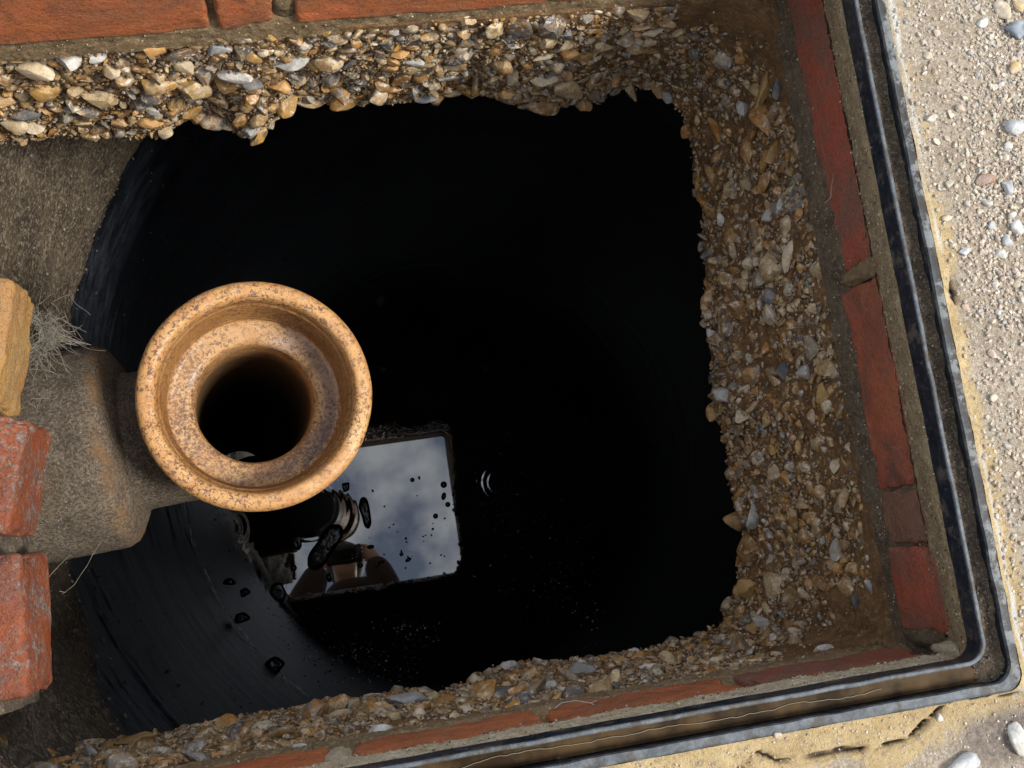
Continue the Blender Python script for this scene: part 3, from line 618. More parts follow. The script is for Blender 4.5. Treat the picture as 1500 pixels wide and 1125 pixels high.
blk = m.mix(m.ramp(m.noise(16, 4, .6, m.stretch(.12, .12, 1)), [(.42, .9), (.52, 0)]), blk, m.mix(.75, blk, 0.0))
c = m.mix(m.attr('render'), blk, brn)
c = m.mix(m.math('MULTIPLY', m.ramp(m.noise(240, 3, .6), [(.68, 0), (.73, 1)]), m.ramp(m.noise(18, 3), [(.4, .2), (.6, 1)])), c, (.3, .29, .26))
m.bump(m.math('ADD', m.noise(110, 6, .7, m.stretch(.8, .8, 1.6)), m.math('MULTIPLY', m.noise(420, 4, .7), .4)), .7, .0025)
M_shaft = m.out(c, m.ramp(m.attr('render'), [(0, .33), (1, .7)]), .6)
shaft = mesh('shaft_wall', W, gridfaces(NA, NZ, True), M_shaft, None, True, {'render': render_})
tag(shaft, 'round black wet shaft wall with a brown rendered top on the left, going down to the water', 'shaft wall')
# crumbs of render clinging along the boundary
nb = 1600; bi = RNG.choice(len(W), nb, p=(lambda w: w / w.sum())(np.exp(-((W[:, 2] - zbnd) / .06) ** 2) * (np.abs(ad) < 70) * .35 + .10 * (np.abs(ad) < 60) * (W[:, 2] > -1.2)))
nn_ = -dirx[bi]; M_crumb = stonecol('pale_crumb', (.26, .235, .19), (.10, .085, .065))
o = scatter_mesh('pale_crumbs', W[bi] + nn_ * .001, rotmats(nb, RNG, nn_, np.tile([0, 0, 1.], (nb, 1)), .6), (.0006 + .0026 * RNG.random(nb) ** 3), shapes1, M_crumb, shaft); o['kind'] = 'stuff'

# ------------------------------------------------------------------ WATER
wx = np.arange(-.345, .90, .0032); wy = np.arange(-.405, .84, .0032); WX, WY = np.meshgrid(wx, wy, indexing='ij')
Zt = np.zeros(WX.shape)
def ripple(px, py, R_, lam, amp):
    c_ = P(px, py, ZW_); d = np.hypot(WX - c_[0], WY - c_[1])
    return amp * np.cos(d / lam * 2 * math.pi) * np.exp(-((d - R_ * .6) / (R_ * .42)) ** 2)
Zt += ripple(452, 742, .085, .0125, .000018) + ripple(733, 706, .05, .0120, .00026) + ripple(330, 775, .07, .017, .00003)
p3w = np.stack([WX.ravel(), WY.ravel(), np.zeros(WX.size)], 1)
Zt += .00003 * vn(p3w, 9, 1).reshape(Zt.shape)
msk = np.hypot(WX - SCX, WY - SCY) < SR + .02
wf = gridfaces(*WX.shape); wf = wf[msk.ravel()[wf].all(1)]; us = np.zeros(WX.size, bool); us[wf.ravel()] = True; rm = np.cumsum(us) - 1
wv = np.stack([WX.ravel(), WY.ravel(), Zt.ravel() + ZW_], 1)
m = Mt('black_water'); c = m.mix(m.ramp(m.noise(6, 4), [(.4, 0), (.6, 1)]), (.006, .010, .012), (.012, .020, .018))
M_water = m.out(c, .015, .5); m.b.inputs['IOR'].default_value = 2.1
water = mesh('water', wv[us], rm[wf], M_water); water['kind'] = 'structure'
# sludge islands and bubbles on the surface
m = Mt('sludge'); m.bump(m.noise(60, 4), .5, .003); M_sludge = m.out((.004, .004, .004), .12, .35)
def island(pts, h, name, label, seed):
    P2 = np.array([P(a, b, ZW_)[:2] for a, b in pts]); n = 64; cl = np.vstack([P2, P2[:1]]); cm = np.concatenate([[0], np.cumsum(np.linalg.norm(np.diff(cl, axis=0), axis=1))])
    t = np.linspace(0, cm[-1], n, endpoint=False); ring = np.stack([np.interp(t, cm, cl[:, k]) for k in (0, 1)], 1)
    for _ in range(9): ring = (np.roll(ring, 1, 0) + ring * 2 + np.roll(ring, -1, 0)) / 4
    ct = ring.mean(0); V = []; K = 7
    for k in range(K):
        s = k / (K - 1); f_ = 1 - .999 * (s ** 1.7) if k else 1
        V.append(np.column_stack([ct + (ring - ct) * f_, np.full(n, h * math.sin(min(1, s * 1.6) * math.pi / 2))]))
    V = np.stack(V, 1).reshape(-1, 3); V[:, 2] += .0012 * h / .004 * fbm(V, 90, seed, 3) - .0004; loc = np.array([ct[0], ct[1], ZW_])
    V[:, :2] -= ct
    o = mesh(name, V, gridfaces(n, K, True), M_sludge); o.location = loc; return tag(o, label, 'floating scum')
island([(485, 768), (497, 765), (505, 775), (503, 788), (490, 805), (478, 825), (465, 838), (452, 836), (448, 822), (455, 805), (468, 790), (474, 775)], .004, 'sludge_patch', 'largest black sludge patch on the water, below the clay socket, over the sky reflection', 3)
island([(528, 728), (536, 726), (540, 736), (543, 752), (545, 768), (540, 777), (533, 772), (530, 757), (524, 742)], .004, 'sludge_patch', 'long narrow black sludge strip in the middle of the sky reflection', 4)
island([(428, 785), (440, 783), (443, 800), (438, 808), (426, 800)], .003, 'sludge_patch', 'small black sludge patch on the water left of the largest patch', 5)
island([(500, 708), (512, 706), (512, 718), (503, 722)], .003, 'sludge_patch', 'small black sludge patch at the edge of the rings below the socket', 6)
island([(398, 855), (412, 852), (420, 868), (415, 884), (402, 880), (394, 868)], .003, 'sludge_patch', 'black sludge patch at the lower left corner of the sky reflection', 7)
dome = ICO[2]; dV = dome[0].copy(); dV[:, 2] = np.where(dV[:, 2] > 0, dV[:, 2] * .7, dV[:, 2] * .1)
bpts = [(427, 820, 4), (420, 828, 3.5), (430, 832, 5), (516, 818, 5), (528, 828, 4), (482, 846, 7), (543, 801, 5.5), (598, 820, 5), (588, 812, 3), (638, 756, 4), (650, 727, 6), (650, 710, 5), (656, 739, 4), (604, 703, 3.5), (614, 700, 3),
        (546, 719, 2.5), (556, 825, 4), (560, 822, 3), (594, 832, 2), (634, 775, 2), (632, 784, 2), (646, 813, 2), (630, 825, 2), (611, 726, 1.5), (552, 829, 2.5), (672, 762, 4), (696, 845, 4)]
cl = [(820, 760, 0)] 
bp = [P(a, b, ZW_) for a, b, _ in bpts]; br = [c_ / 700 for _, _, c_ in bpts]
for (cx_, cy_, sx, sy, n) in ((600, 925, 45, 25, 60), (510, 965, 50, 30, 90), (570, 975, 60, 25, 60), (800, 870, 60, 60, 40), (760, 760, 60, 60, 45), (850, 880, 40, 60, 50), (740, 670, 30, 50, 22), (600, 800, 60, 40, 25), (440, 900, 20, 20, 12), (840, 800, 40, 60, 30)):
    for _ in range(n):
        a, b = RNG.normal(cx_, sx * .6), RNG.normal(cy_, sy * .6); bp.append(P(a, b, ZW_)); br.append(RNG.uniform(.6, 2.0) / 700)
bp = np.array(bp); br = np.array(br); nb = len(bp); Rb = np.tile(np.eye(3), (nb, 1, 1)); th = RNG.random(nb) * 6.28
Rb[:, 0, 0] = np.cos(th); Rb[:, 0, 1] = -np.sin(th); Rb[:, 1, 0] = np.sin(th); Rb[:, 1, 1] = np.cos(th)
m = Mt('bubble'); M_bub = m.out((.006, .006, .006), .03, .7); m.b.inputs['IOR'].default_value = 1.7
o = scatter_mesh('water_bubbles', bp, Rb, br, [(dV, dome[1]), (dV * [1, .6, 1], dome[1])], M_bub); o['kind'] = 'stuff'; tag(o, 'clusters of tiny bubbles and specks floating on the black water', 'bubbles')
# pale flecks of froth
fl = []
for (cx_, cy_, sx, sy, n) in ((595, 925, 40, 16, 34), (500, 955, 60, 14, 30), (560, 985, 60, 16, 30), (800, 870, 60, 60, 14), (860, 890, 30, 50, 16), (760, 790, 90, 60, 14), (480, 690, 40, 20, 0)):
    for _ in range(n): fl.append(P(RNG.normal(cx_, sx * .55), RNG.normal(cy_, sy * .55), ZW_))
fl = np.array(fl); nf = len(fl); m = Mt('froth'); M_froth = m.out((.75, .80, .85), .35, .6)
o = scatter_mesh('froth', fl + [0, 0, .0008], rotmats(nf, RNG, np.tile([0, 0, 1.], (nf, 1)), np.tile([1., .1, 0], (nf, 1)), .2), RNG.uniform(.001, .0030, nf), [(ICO[1][0] * [1, .35, .3], ICO[1][1]), (ICO[1][0] * [1, .6, .3], ICO[1][1])], M_froth)
o['kind'] = 'stuff'; tag(o, 'flecks of froth with sparkle painted into their pale colour, scattered over the lower part of the water', 'froth')
# waterline tube with the sky's glint painted in as near-white colour
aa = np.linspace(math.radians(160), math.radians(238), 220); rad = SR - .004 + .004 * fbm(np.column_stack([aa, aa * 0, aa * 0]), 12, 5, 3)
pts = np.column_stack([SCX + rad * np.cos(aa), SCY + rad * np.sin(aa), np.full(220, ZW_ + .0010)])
V, f = tube(pts, .0017 * np.clip(.7 + 1.5 * vn(pts, 25, 6) + .8 * vn(pts, 120, 7), .12, 2.2) * (1 + .8 * vn(pts, 60, 3)), 6); m = Mt('meniscus_glint'); o = mesh('waterline_glint', V, f, m.out((.9, .92, .95), .25, .8)); tag(o, 'thin near-white tube painting the sky glint where water meets the left shaft wall', 'painted glint')
for k, (a, b, w_, lab) in enumerate([(318, 852, 9, 'black sludge lump on the waterline nearest the branch pipe'), (335, 905, 12, 'biggest black sludge lump on the waterline at the left shaft wall'), (340, 868, 8, 'black sludge lump floating just off the upper waterline'), (385, 975, 14, 'black sludge lump at the lower end of the waterline')]):
    a += 18; island([(a + w_ * (1 + .3 * math.sin(3 * t + k)) * math.cos(t), b + w_ * .8 * (1 + .3 * math.cos(2 * t + k)) * math.sin(t)) for t in np.linspace(0, 6.28, 13)[:-1]], .007, 'sludge_patch', lab, 20 + k)
# pebbles seen under and on the water near the socket
M_peb = stonecol('drowned_pebble', (.05, .055, .055), (.085, .09, .09))
peb_me = [make_shared([shapes3[k]], 'drowned_pebble', M_peb)[0] for k in (0, 3, 6, 8)]
for k, (a, b, s, lab) in enumerate([(558, 442, 9, 'grey pebble showing in the black water right of the socket rim'), (562, 541, 8, 'grey triangular pebble in the black water just right of the clay socket'), (540, 297, 7, 'grey pebble in the black water high above the clay socket'),
                                    (711, 540, 4, 'small grey pebble in the water furthest right of the clay socket'), (590, 374, 4, 'small grey pebble in the water up and right of the socket'), (672, 410, 4, 'small grey pebble in the water midway to the cut slab'), (418, 380, 6, 'grey pebble at the water edge just above the clay socket')]):
    o = link('drowned_pebble', peb_me[k % 4]); q = P(a, b, ZW_ + .003); o.location = q; o.scale = [s / 700.] * 2 + [s / 900.]; o.rotation_euler = (0, 0, k * 1.3 + .9); tag(o, lab, 'pebble', 'pebbles in the black water')

# ------------------------------------------------------------------ CLAY PIPE JUNCTION
m = Mt('glazed_clay')
c = m.mix(m.ramp(m.noise(28, 5, .6), [(.35, 0), (.65, 1)]), (.42, .20, .062), (.56, .32, .12))
c = m.mix(m.ramp(m.noise(90, 5, .7), [(.5, 0), (.66, .7)]), c, (.44, .20, .08))
c = m.mix(m.ramp(m.noise(150, 5, .75), [(.55, 0), (.66, .55)]), c, (.70, .52, .34))
pk = m.mix(m.ramp(m.noise(60, 5, .7), [(.35, 0), (.65, 1)]), (.42, .215, .08), (.50, .30, .13))
c = m.mix(m.attr('ledge'), c, pk)
sp = m.ramp(m.noise(300, 5, .8, dist=.6), [(.51, 0), (.55, 1)]); sparea = m.ramp(m.noise(24, 3), [(.36, .45), (.55, 1)])
sp2 = m.ramp(m.noise(380, 4, .8), [(.49, 0), (.54, 1)])
c = m.mix(m.math('MULTIPLY', m.math('MULTIPLY', sp, sparea), .9), c, (.075, .035, .022))
c = m.mix(m.math('MULTIPLY', m.math('MULTIPLY', sp2, m.attr('speck')), .8), c, (.12, .065, .045))
c = m.mix(m.math('MULTIPLY', m.attr('slime'), .3), c, (.30, .26, .27))
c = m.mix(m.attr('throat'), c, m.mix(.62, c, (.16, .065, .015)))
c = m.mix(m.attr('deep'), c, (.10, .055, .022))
m.bump(m.math('ADD', m.noise(240, 5, .7), m.math('MULTIPLY', m.noise(800, 3), .4)), .55, .0010)
M_clay = m.out(c, m.ramp(m.noise(70, 4), [(.35, .42), (.65, .70)]), .45); m.b.inputs['Coat Weight'].default_value = .05; m.b.inputs['Coat Roughness'].default_value = .15
m = Mt('dirty_clay')
c = m.mix(m.ramp(m.noise(40, 6, .7), [(.35, 0), (.65, 1)]), (.105, .083, .060), (.19, .155, .115))
c = m.mix(m.ramp(m.noise(420, 4, .75), [(.45, .8), (.55, 0)]), c, (.045, .034, .026))
c = m.mix(m.ramp(m.noise(560, 3, .7), [(.60, 0), (.68, .8)]), c, (.36, .32, .26))
c = m.mix(m.ramp(m.noise(16, 3, .5), [(.60, 0), (.70, .35)]), c, (.15, .085, .04))
c = m.mix(m.math('MULTIPLY', m.attr('bare'), m.ramp(m.noise(60, 5, .7), [(.42, .1), (.6, .8)])), c, (.20, .105, .04))
m.bump(m.math('ADD', m.noise(300, 6, .75), m.math('MULTIPLY', m.noise(900, 3), .5)), .9, .0018); M_dclay = m.out(c, .85, .25)
rimc = P(376, 577.5, -.22); borec = P(373.4, 590.5, -.282); ax = Vector(rimc - borec).normalized()
print('pipe axis', ax[:], rimc)
def lathe(prof, n=128, seed=0, amp=0.0):
    prof = np.array(prof); th = np.linspace(0, 2 * math.pi, n, endpoint=False)
    V = np.stack([prof[None, :, 0] * np.cos(th)[:, None], prof[None, :, 0] * np.sin(th)[:, None], np.broadcast_to(prof[None, :, 1], (n, len(prof)))], -1).reshape(-1, 3)
    if amp: V = V + V * [1, 1, 0] / .08 * (amp * fbm(V, 30, seed, 4, .6))[:, None]
    return V, gridfaces(n, len(prof), True)
pipe = thing('clay_pipe_junction', 'glazed orange clay drain junction with open upturned socket and dirty branch from the left wall', 'drain pipe', tuple(rimc))
Q = np.array(Vector((0, 0, 1)).rotation_difference(ax).to_matrix())
def fine(pts, st=.0012):
    out = [pts[0]]
    for a, b in zip(pts[:-1], pts[1:]):
        a = np.array(a); b = np.array(b); k = max(1, int(np.linalg.norm(b - a) / st))
        for i in range(1, k + 1): out.append(tuple(a + (b - a) * i / k))
    return out
arcp = lambda cx_, cz_, r_, a0, a1, n: [(cx_ + r_ * math.cos(math.radians(a0 + (a1 - a0) * i / n)), cz_ + r_ * math.sin(math.radians(a0 + (a1 - a0) * i / n))) for i in range(n + 1)]
outer = [(.0625, -.34), (.0625, -.10), (.066, -.092), (.078, -.082), (.0815, -.07), (.0825, -.03), (.0838, -.018)]
lip = arcp(.0825, -.0075, .0068, -60, 95, 10) + [(.0785, -.0006), (.0762, -.0022), (.0745, -.006)]
inner = [(.0738, -.012)]
for k in range(8):
    z_ = -.014 - k * .0052; inner += [(.0734 - k * .0004, z_), (.0713 - k * .0004, z_ - .0022), (.0731 - k * .0004, z_ - .0044)]
inner += [(.0695, -.0565), (.0680, -.0590), (.0655, -.0605), (.062, -.0612), (.0535, -.0625), (.0505, -.0640), (.0488, -.0670)]
bore = [(.0480, -.075), (.0478, -.12), (.0478, -1.35)]
V, f = lathe(fine(outer + lip + inner + bore), 144, 4, .0005)
V = V + np.column_stack([np.zeros(len(V)), np.zeros(len(V)), .0005 * fbm(V, 25, 8, 3)])
rad_ = np.hypot(V[:, 0], V[:, 1]); thv = np.degrees(np.arctan2(V[:, 1], V[:, 0]))
ledge = ((rad_ < .0690) & (rad_ > .0475) & (V[:, 2] > -.068) & (V[:, 2] < -.054)).astype(float)
spk = ledge * np.clip(.2 + fbm(V, 22, 55, 3, .6) * 1.2 + np.where((thv < -20) | (thv > 130), .75, -.1), 0, 1) + (1 - ledge) * .12
slime = ledge * np.clip(np.exp(-((thv - 58) / 14) ** 2) * 1.2 * (fbm(V, 70, 56, 3) > -.25) + np.exp(-((thv - 10) / 18) ** 2) * (rad_ > .064) + (fbm(V, 45, 57, 3) > .35) * .5, 0, 1)
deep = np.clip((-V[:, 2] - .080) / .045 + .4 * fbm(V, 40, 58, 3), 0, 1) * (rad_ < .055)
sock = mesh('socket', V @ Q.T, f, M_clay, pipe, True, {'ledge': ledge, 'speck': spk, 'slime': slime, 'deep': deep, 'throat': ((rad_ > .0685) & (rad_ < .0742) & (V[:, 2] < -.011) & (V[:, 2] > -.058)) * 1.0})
# thin pool of water lying on the right side of the ledge
th = np.radians(np.linspace(-62, 48, 60)); rows = []
for k, t in enumerate(np.linspace(0, 1, 6)):
    w_ = np.clip(np.minimum((th - th[0]) / .35, (th[-1] - th) / .35), 0, 1) ** .5
    r_ = .0678 - (.0678 - .0560) * t * w_; rows.append(np.column_stack([r_ * np.cos(th), r_ * np.sin(th), np.full(60, -.0606) + .0004 * (1 - t)]))
m = Mt('thin_water'); m.b.inputs['Transmission Weight'].default_value = 1.0; m.b.inputs['IOR'].default_value = 1.33; M_film = m.out((.95, .93, .9), .02)
mesh('water_film', np.stack(rows, 1).reshape(-1, 3) @ Q.T, gridfaces(60, 6), M_film, pipe)
# horizontal branch
yc = P(142, 662, -.335)[1]; zc_ = -.335
bx0 = P(142, 655, zc_)[0] - .044; NECK = float(rimc[0] - .115 * ax[0] / ax[2] - .0535 - bx0)
dr = [(.060, -.075), (.0845, -.075), (.0865, -.070), (.0872, -.060), (.0860, .050), (.0855, .058), (.083, .064), (.078, .068), (.0665, .074), (.0600, .076), (.0585, .082), (.0580, NECK)]
V, f = lathe(fine(dr, .002), 130, 12, .0012); bare = np.clip(np.exp(-((V[:, 2] - .064) / .007) ** 2) * (.7 + fbm(V, 60, 3)), 0, 1)
V = V + V * [1, 1, 0] / .08 * (.0009 * fbm(V, 140, 33, 3))[:, None]
V = np.column_stack([V[:, 2], V[:, 1], -V[:, 0]])           # lathe axis -> +X
yaw = math.radians(3); Ry = np.array(Matrix.Rotation(yaw, 3, 'Z')); V = V @ Ry.T
V = V + np.array([bx0, yc, zc_]) - rimc
mesh('branch_pipe', V, f, M_dclay, pipe, True, {'bare': bare})
# vertical drop below the junction, to the water
V, f = lathe(fine([(.0625, -.33), (.0625, -1.351), (.0478, -1.351)], .02), 48, 3, .001); mesh('drop_pipe', V @ Q.T, f, M_dclay, pipe, True, {'bare': np.zeros(len(V))})

# ------------------------------------------------------------------ COBWEBS AND ROOTS
m = Mt('cobweb'); M_web = m.out((.24, .21, .17), .8, .2)
m = Mt('root'); M_root = m.out((.50, .47, .42), .7, .3)
def thread(pts, z0, z1, r0, sag=.0, wob=.0012, n=26, seed=0):
    r = r0 * .55; pts = np.array(pts, float); t = np.linspace(0, len(pts) - 1, n); x = np.interp(t, range(len(pts)), pts[:, 0]); y = np.interp(t, range(len(pts)), pts[:, 1]); z = np.linspace(z0, z1, n)
    W = np.array([P(a, b, c_) for a, b, c_ in zip(x, y, z)]); s = np.linspace(0, 1, n)
    W[:, 2] -= sag * 4 * s * (1 - s); W += np.column_stack([vn(W + seed, 90, seed + k) for k in range(3)]) * wob
    return tube(W, r * (1 + .6 * vn(W, 200, seed)), 4)
def webgroup(lst, name, label, cat, mat=M_web):
    V, f = join(lst); o = mesh(name, V, f, mat); c_ = V.mean(0); o.data.transform(Matrix.Translation(-Vector(c_))); o.location = c_; return tag(o, label, cat)
w = []
r_ = np.random.default_rng(3)
for k in range(46):
    a = r_.uniform(0, 6.28); R1 = r_.uniform(.8, 1.25); cx_, cy_ = 44, 488; p0 = (cx_ + 17 * R1 * math.cos(a), cy_ + 22 * R1 * math.sin(a)); a2 = a + r_.uniform(.4, 1.4)
    w.append(thread([p0, (cx_ + 19 * R1 * math.cos((a + a2) / 2), cy_ + 24 * R1 * math.sin((a + a2) / 2)), (cx_ + 17 * R1 * math.cos(a2), cy_ + 22 * R1 * math.sin(a2))], -.225, -.225, .00028, 0, .002, 14, k))
for k in range(110):
    p0 = (r_.normal(62, 20), r_.normal(480, 22)); p1 = (p0[0] + r_.normal(14, 16), p0[1] + r_.normal(14, 16)); w.append(thread([p0, p1], -.235, -.245, .00022, .002, .003, 10, 100 + k))
for k in range(14):
    w.append(thread([(r_.uniform(55, 90), r_.uniform(470, 500)), (r_.uniform(100, 135), r_.uniform(500, 508))], -.24, -.26, .0003, .002, .002, 14, 300 + k))
for k in range(260):
    a = r_.uniform(0, 6.28); R1 = r_.uniform(1.0, 1.9); cx_, cy_ = 46, 492; p0 = (cx_ + 18 * R1 * math.cos(a), cy_ + 22 * R1 * math.sin(a)); w.append(thread([p0, (p0[0] + r_.normal(0, 9), p0[1] + r_.normal(0, 9)), (p0[0] + r_.normal(0, 12), p0[1] + r_.normal(0, 12))], -.232, -.238, .00022, 0, .003, 9, 700 + k))
webgroup(w, 'cobweb', 'tangled dusty cobweb round a dark hole above the branch pipe', 'cobweb')
w = [thread([(60, 861), (75, 840), (104, 812)], -.26, -.27, .0003, 0, .0006), thread([(60, 865), (62, 850), (68, 838)], -.26, -.265, .0005, 0, .002)]
webgroup(w, 'cobweb_thread', 'fine taut cobweb thread from the lower red brick to the branch pipe', 'cobweb')
w = [thread([(93, 870), (110, 855), (150, 790)], -.30, -.30, .0003, 0, .0006), thread([(88, 866), (98, 868)], -.3, -.3, .0004, 0, .001)]
webgroup(w, 'cobweb_thread', 'longer taut cobweb thread running up to the underside of the branch pipe', 'cobweb')
w = []
for (a, b, c_, d_) in ((42, 588, 57, 603), (57, 603, 32, 628), (45, 583, 70, 584), (57, 575, 56, 603), (25, 605, 34, 598), (38, 505, 60, 520), (35, 520, 48, 508), (43, 540, 60, 545), (60, 542, 88, 552), (44, 545, 52, 565), (40, 500, 58, 485)):
    w.append(thread([(a, b), ((a + c_) / 2 + 2, (b + d_) / 2 - 2), (c_, d_)], -.17, -.19, .00032, .001, .0012, 14, int(a + b)))
webgroup(w, 'cobweb', 'loose cobweb strands beside the yellow brick and the middle brick', 'cobweb')
w = []
for k, pl in enumerate([[(43, 1015), (47, 1040), (50, 1075), (62, 1108)], [(52, 1012), (47, 1030), (53, 1070), (66, 1105)], [(0, 1058), (15, 1045), (28, 1028)], [(38, 1030), (32, 1060), (27, 1088)], [(0, 1090), (27, 1088), (40, 1100), (62, 1110)], [(27, 1088), (35, 1110)], [(30, 1092), (50, 1102), (68, 1108)], [(5, 1084), (20, 1092), (45, 1108)], [(66, 1100), (80, 1106)], [(43, 1016), (40, 1022), (53, 1014)]]):
    w.append(thread(pl, -.20, -.24, .00045, 0, .0010, 26, 40 + k))
webgroup(w, 'cobweb', 'white cobweb strands hanging under the lowest red brick at the left edge', 'cobweb')
w = [thread([(1140, 890), (1150, 862), (1163, 842)], -.300, -.288, .0006, 0, .0008), thread([(1163, 842), (1200, 820), (1232, 797)], -.288, -.262, .0007, 0, .0008), thread([(1163, 842), (1148, 836), (1137, 827)], -.288, -.292, .0007, 0, .0006), thread([(1137, 827), (1140, 832)], -.290, -.292, .0009)]
webgroup(w, 'root_fibre', 'forked white root fibre hanging on the right flint wall near its lower end', 'root', M_root)
w = [thread([(1092, 115), (1110, 108), (1117, 112)], -.245, -.235, .0006, 0, .0008), thread([(1117, 112), (1100, 128), (1086, 150)], -.235, -.265, .0003, 0, .0008)]
webgroup(w, 'root_fibre', 'thin root fibre among the stones at the top right of the slab', 'root', M_root)
w = [thread([(813, 1038), (822, 1030), (845, 1026), (865, 1030)], -.108, -.100, .0006, 0, .0006), thread([(865, 1030), (872, 1034), (858, 1042)], -.100, -.098, .0006, 0, .0006), thread([(865, 1030), (874, 1026)], -.098, -.096, .0004)]
webgroup(w, 'root_fibre', 'curled white fibre lying on the lower brick course', 'root', M_root)
w = [thread([(1208, 298), (1217, 290), (1222, 255)], -.12, -.10, .0003, 0, .0008), thread([(1210, 296), (1230, 285), (1243, 281)], -.125, -.095, .0003, 0, .0008)]
webgroup(w, 'root_fibre', 'fine forked fibre stuck on the long red brick at the right', 'root', M_root)

# ------------------------------------------------------------------ LOOSE STONES ON THE GROUND
M_sg = {'white': stonecol('white_stone', (.62, .60, .55), (.46, .43, .37)), 'grey': stonecol('grey_stone', (.36, .37, .37), (.52, .52, .50)), 'blue': stonecol('blue_stone', (.13, .16, .20), (.27, .30, .33), 90),
        'cream': stonecol('cream_stone', (.56, .48, .36), (.42, .35, .25)), 'red': stonecol('red_stone', (.30, .14, .09), (.46, .38, .31)), 'orange': stonecol('orange_stone', (.45, .43, .39), (.55, .36, .14))}
stones = [(1472, 13, 26, 36, 'cream', 'large pale cream stone at the top right corner of the ground'), (1496, 4, 22, 26, 'orange', 'brownish stone cut by the top right corner of the view'), (1490, 42, 36, 34, 'blue', 'blue grey stone, darkest of the loose stones on the ground'),
 (1443, 31, 23, 16, 'white', 'white angular stone left of the blue grey stone'), (1488, 98, 24, 20, 'orange', 'grey stone with an orange patch below the blue grey stone'), (1462, 101, 10, 21, 'cream', 'narrow upright cream stone left of the orange patched stone'),
 (1469, 123, 13, 11, 'white', 'small white stone just under the narrow upright cream stone'), (1484, 139, 14, 13, 'cream', 'round cream stone under the orange patched stone'), (1364, 77, 17, 14, 'cream', 'half buried sand coloured stone alone near the top of the frame'),
 (1368, 170, 20, 13, 'white', 'flat white stone alone close to the upper right side of the frame'), (1447, 262, 32, 22, 'red', 'brown red stone with a pale edge, the only reddish loose stone'), (1397, 266, 14, 13, 'cream', 'round pinkish cream pebble left of the reddish stone'),
 (1481, 272, 19, 26, 'grey', 'tall grey white stone right of the reddish stone'), (1453, 295, 18, 17, 'white', 'round white stone under the reddish stone'), (1487, 186, 34, 28, 'grey', 'large light grey crumbling stone above the reddish stone at the right edge'),
 (1479, 214, 18, 16, 'white', 'white stone touching the underside of the large light grey stone'), (1489, 311, 16, 13, 'white', 'oval white stone at the right edge above the striped stone'), (1459, 327, 15, 14, 'grey', 'small greenish grey stone above and left of the striped stone'),
 (1496, 330, 22, 26, 'white', 'bright white stone cut by the right edge of the view'), (1483, 350, 19, 24, 'grey', 'striped grey stone beside the bright white stone'), (1471, 369, 18, 20, 'white', 'rounded white stone just below the striped grey stone'),
 (1418, 366, 19, 13, 'grey', 'flat half round grey stone on the yellow mortar'), (1394, 316, 20, 11, 'cream', 'long pinkish stone lying near the frame level with the striped stone'), (1385, 1055, 10, 16, 'white', 'small white chip lying in the crack of the yellow mortar'),
 (1415, 1121, 62, 30, 'grey', 'big pale grey stone cut by the bottom edge of the view'), (1500, 1087, 28, 52, 'white', 'big white stone at the bottom right corner of the view'), (1143, 1078, 11, 13, 'cream', 'small cream pebble on the yellow mortar below the frame'),
 (1494, 412, 18, 16, 'cream', 'cream stone at the right edge below the striped grey stone'), (1468, 455, 12, 12, 'white', 'small white pebble alone halfway down the right ground'), (1462, 582, 14, 14, 'cream', 'pale pebble on bare sand level with the lower half of the right wall')]
big_sh = [stone_shape(3, 700 + k, 6, (1, .85, .6), .25) for k in range(len(stones))]
def gz_at(x, y):
    i = np.argmin(np.abs(gx - x)); j = np.argmin(np.abs(gy - y)); return GZ[i, j]
for k, (a, b, w_, h_, mt, lab) in enumerate(stones):
    q = P(a, b, .004); sx = w_ * .65 / F / 2 * 1.04; sy = h_ * .65 / F / 2 * 1.04; V, f = big_sh[k]; V = V / np.abs(V).max(0)
    sz = min(sx, sy) * .75; W = V * [sx, sy, sz]
    o = mesh('loose_stone', W, f, M_sg[mt]); o.location = (q[0], q[1], gz_at(q[0], q[1]) + sz * .45); o.rotation_euler = (0, 0, math.radians(10)); tag(o, lab, 'stone', 'loose stones on the ground')
# pebbles one can still pick out: 200 things, then gravel
def gdens(px, py):
    d = np.clip((px - 1395 - 30 * np.clip((py - 380) / 200, 0, 1)) / 70, 0, 1) * np.clip(1.3 - (py - 150) / 900, .3, 1) + .08
    return d * np.where(py > 470, .4, 1.0)
cand = []
while len(cand) < 270:
    a, b = RNG.uniform(1310, 1510), RNG.uniform(-5, 990)
    w3 = P(a, b, 0)
    if sdf(np.array(w3[0]), np.array(w3[1])) < FOUT + .005 or RNG.random() > gdens(a, b): continue
    s = 3.8 + 5.2 * RNG.random() ** 2
    if any((a - c_[0]) ** 2 + (b - c_[1]) ** 2 < (s + c_[2]) ** 2 for c_ in cand) or any(abs(a - t[0]) < t[2] * .5 + s and abs(b - t[1]) < t[3] * .5 + s for t in stones): continue
    cand.append((a, b, s))
peb = make_shared(shapes3[:10], 'pebble', M_gravel)
for k, (a, b, s) in enumerate(cand):
    q = P(a, b, 0); o = link('pebble', peb[k % 10]); r0 = s * .65 / F; o.location = (q[0], q[1], gz_at(q[0], q[1]) + r0 * .25); o.scale = (r0, r0, r0); o.rotation_euler = (RNG.uniform(-.3, .3), RNG.uniform(-.3, .3), RNG.uniform(0, 6.28))
    tag(o, 'small pale pebble lying loose on the sandy ground to the right of the frame', 'pebble', 'small pebbles on the sandy ground')
ng = 24000; ax_ = RNG.uniform(.385, .62, ng * 2); ay_ = RNG.uniform(-.25, .45, ng * 2); pxs, _ = PX(np.column_stack([ax_, ay_, ax_ * 0]))
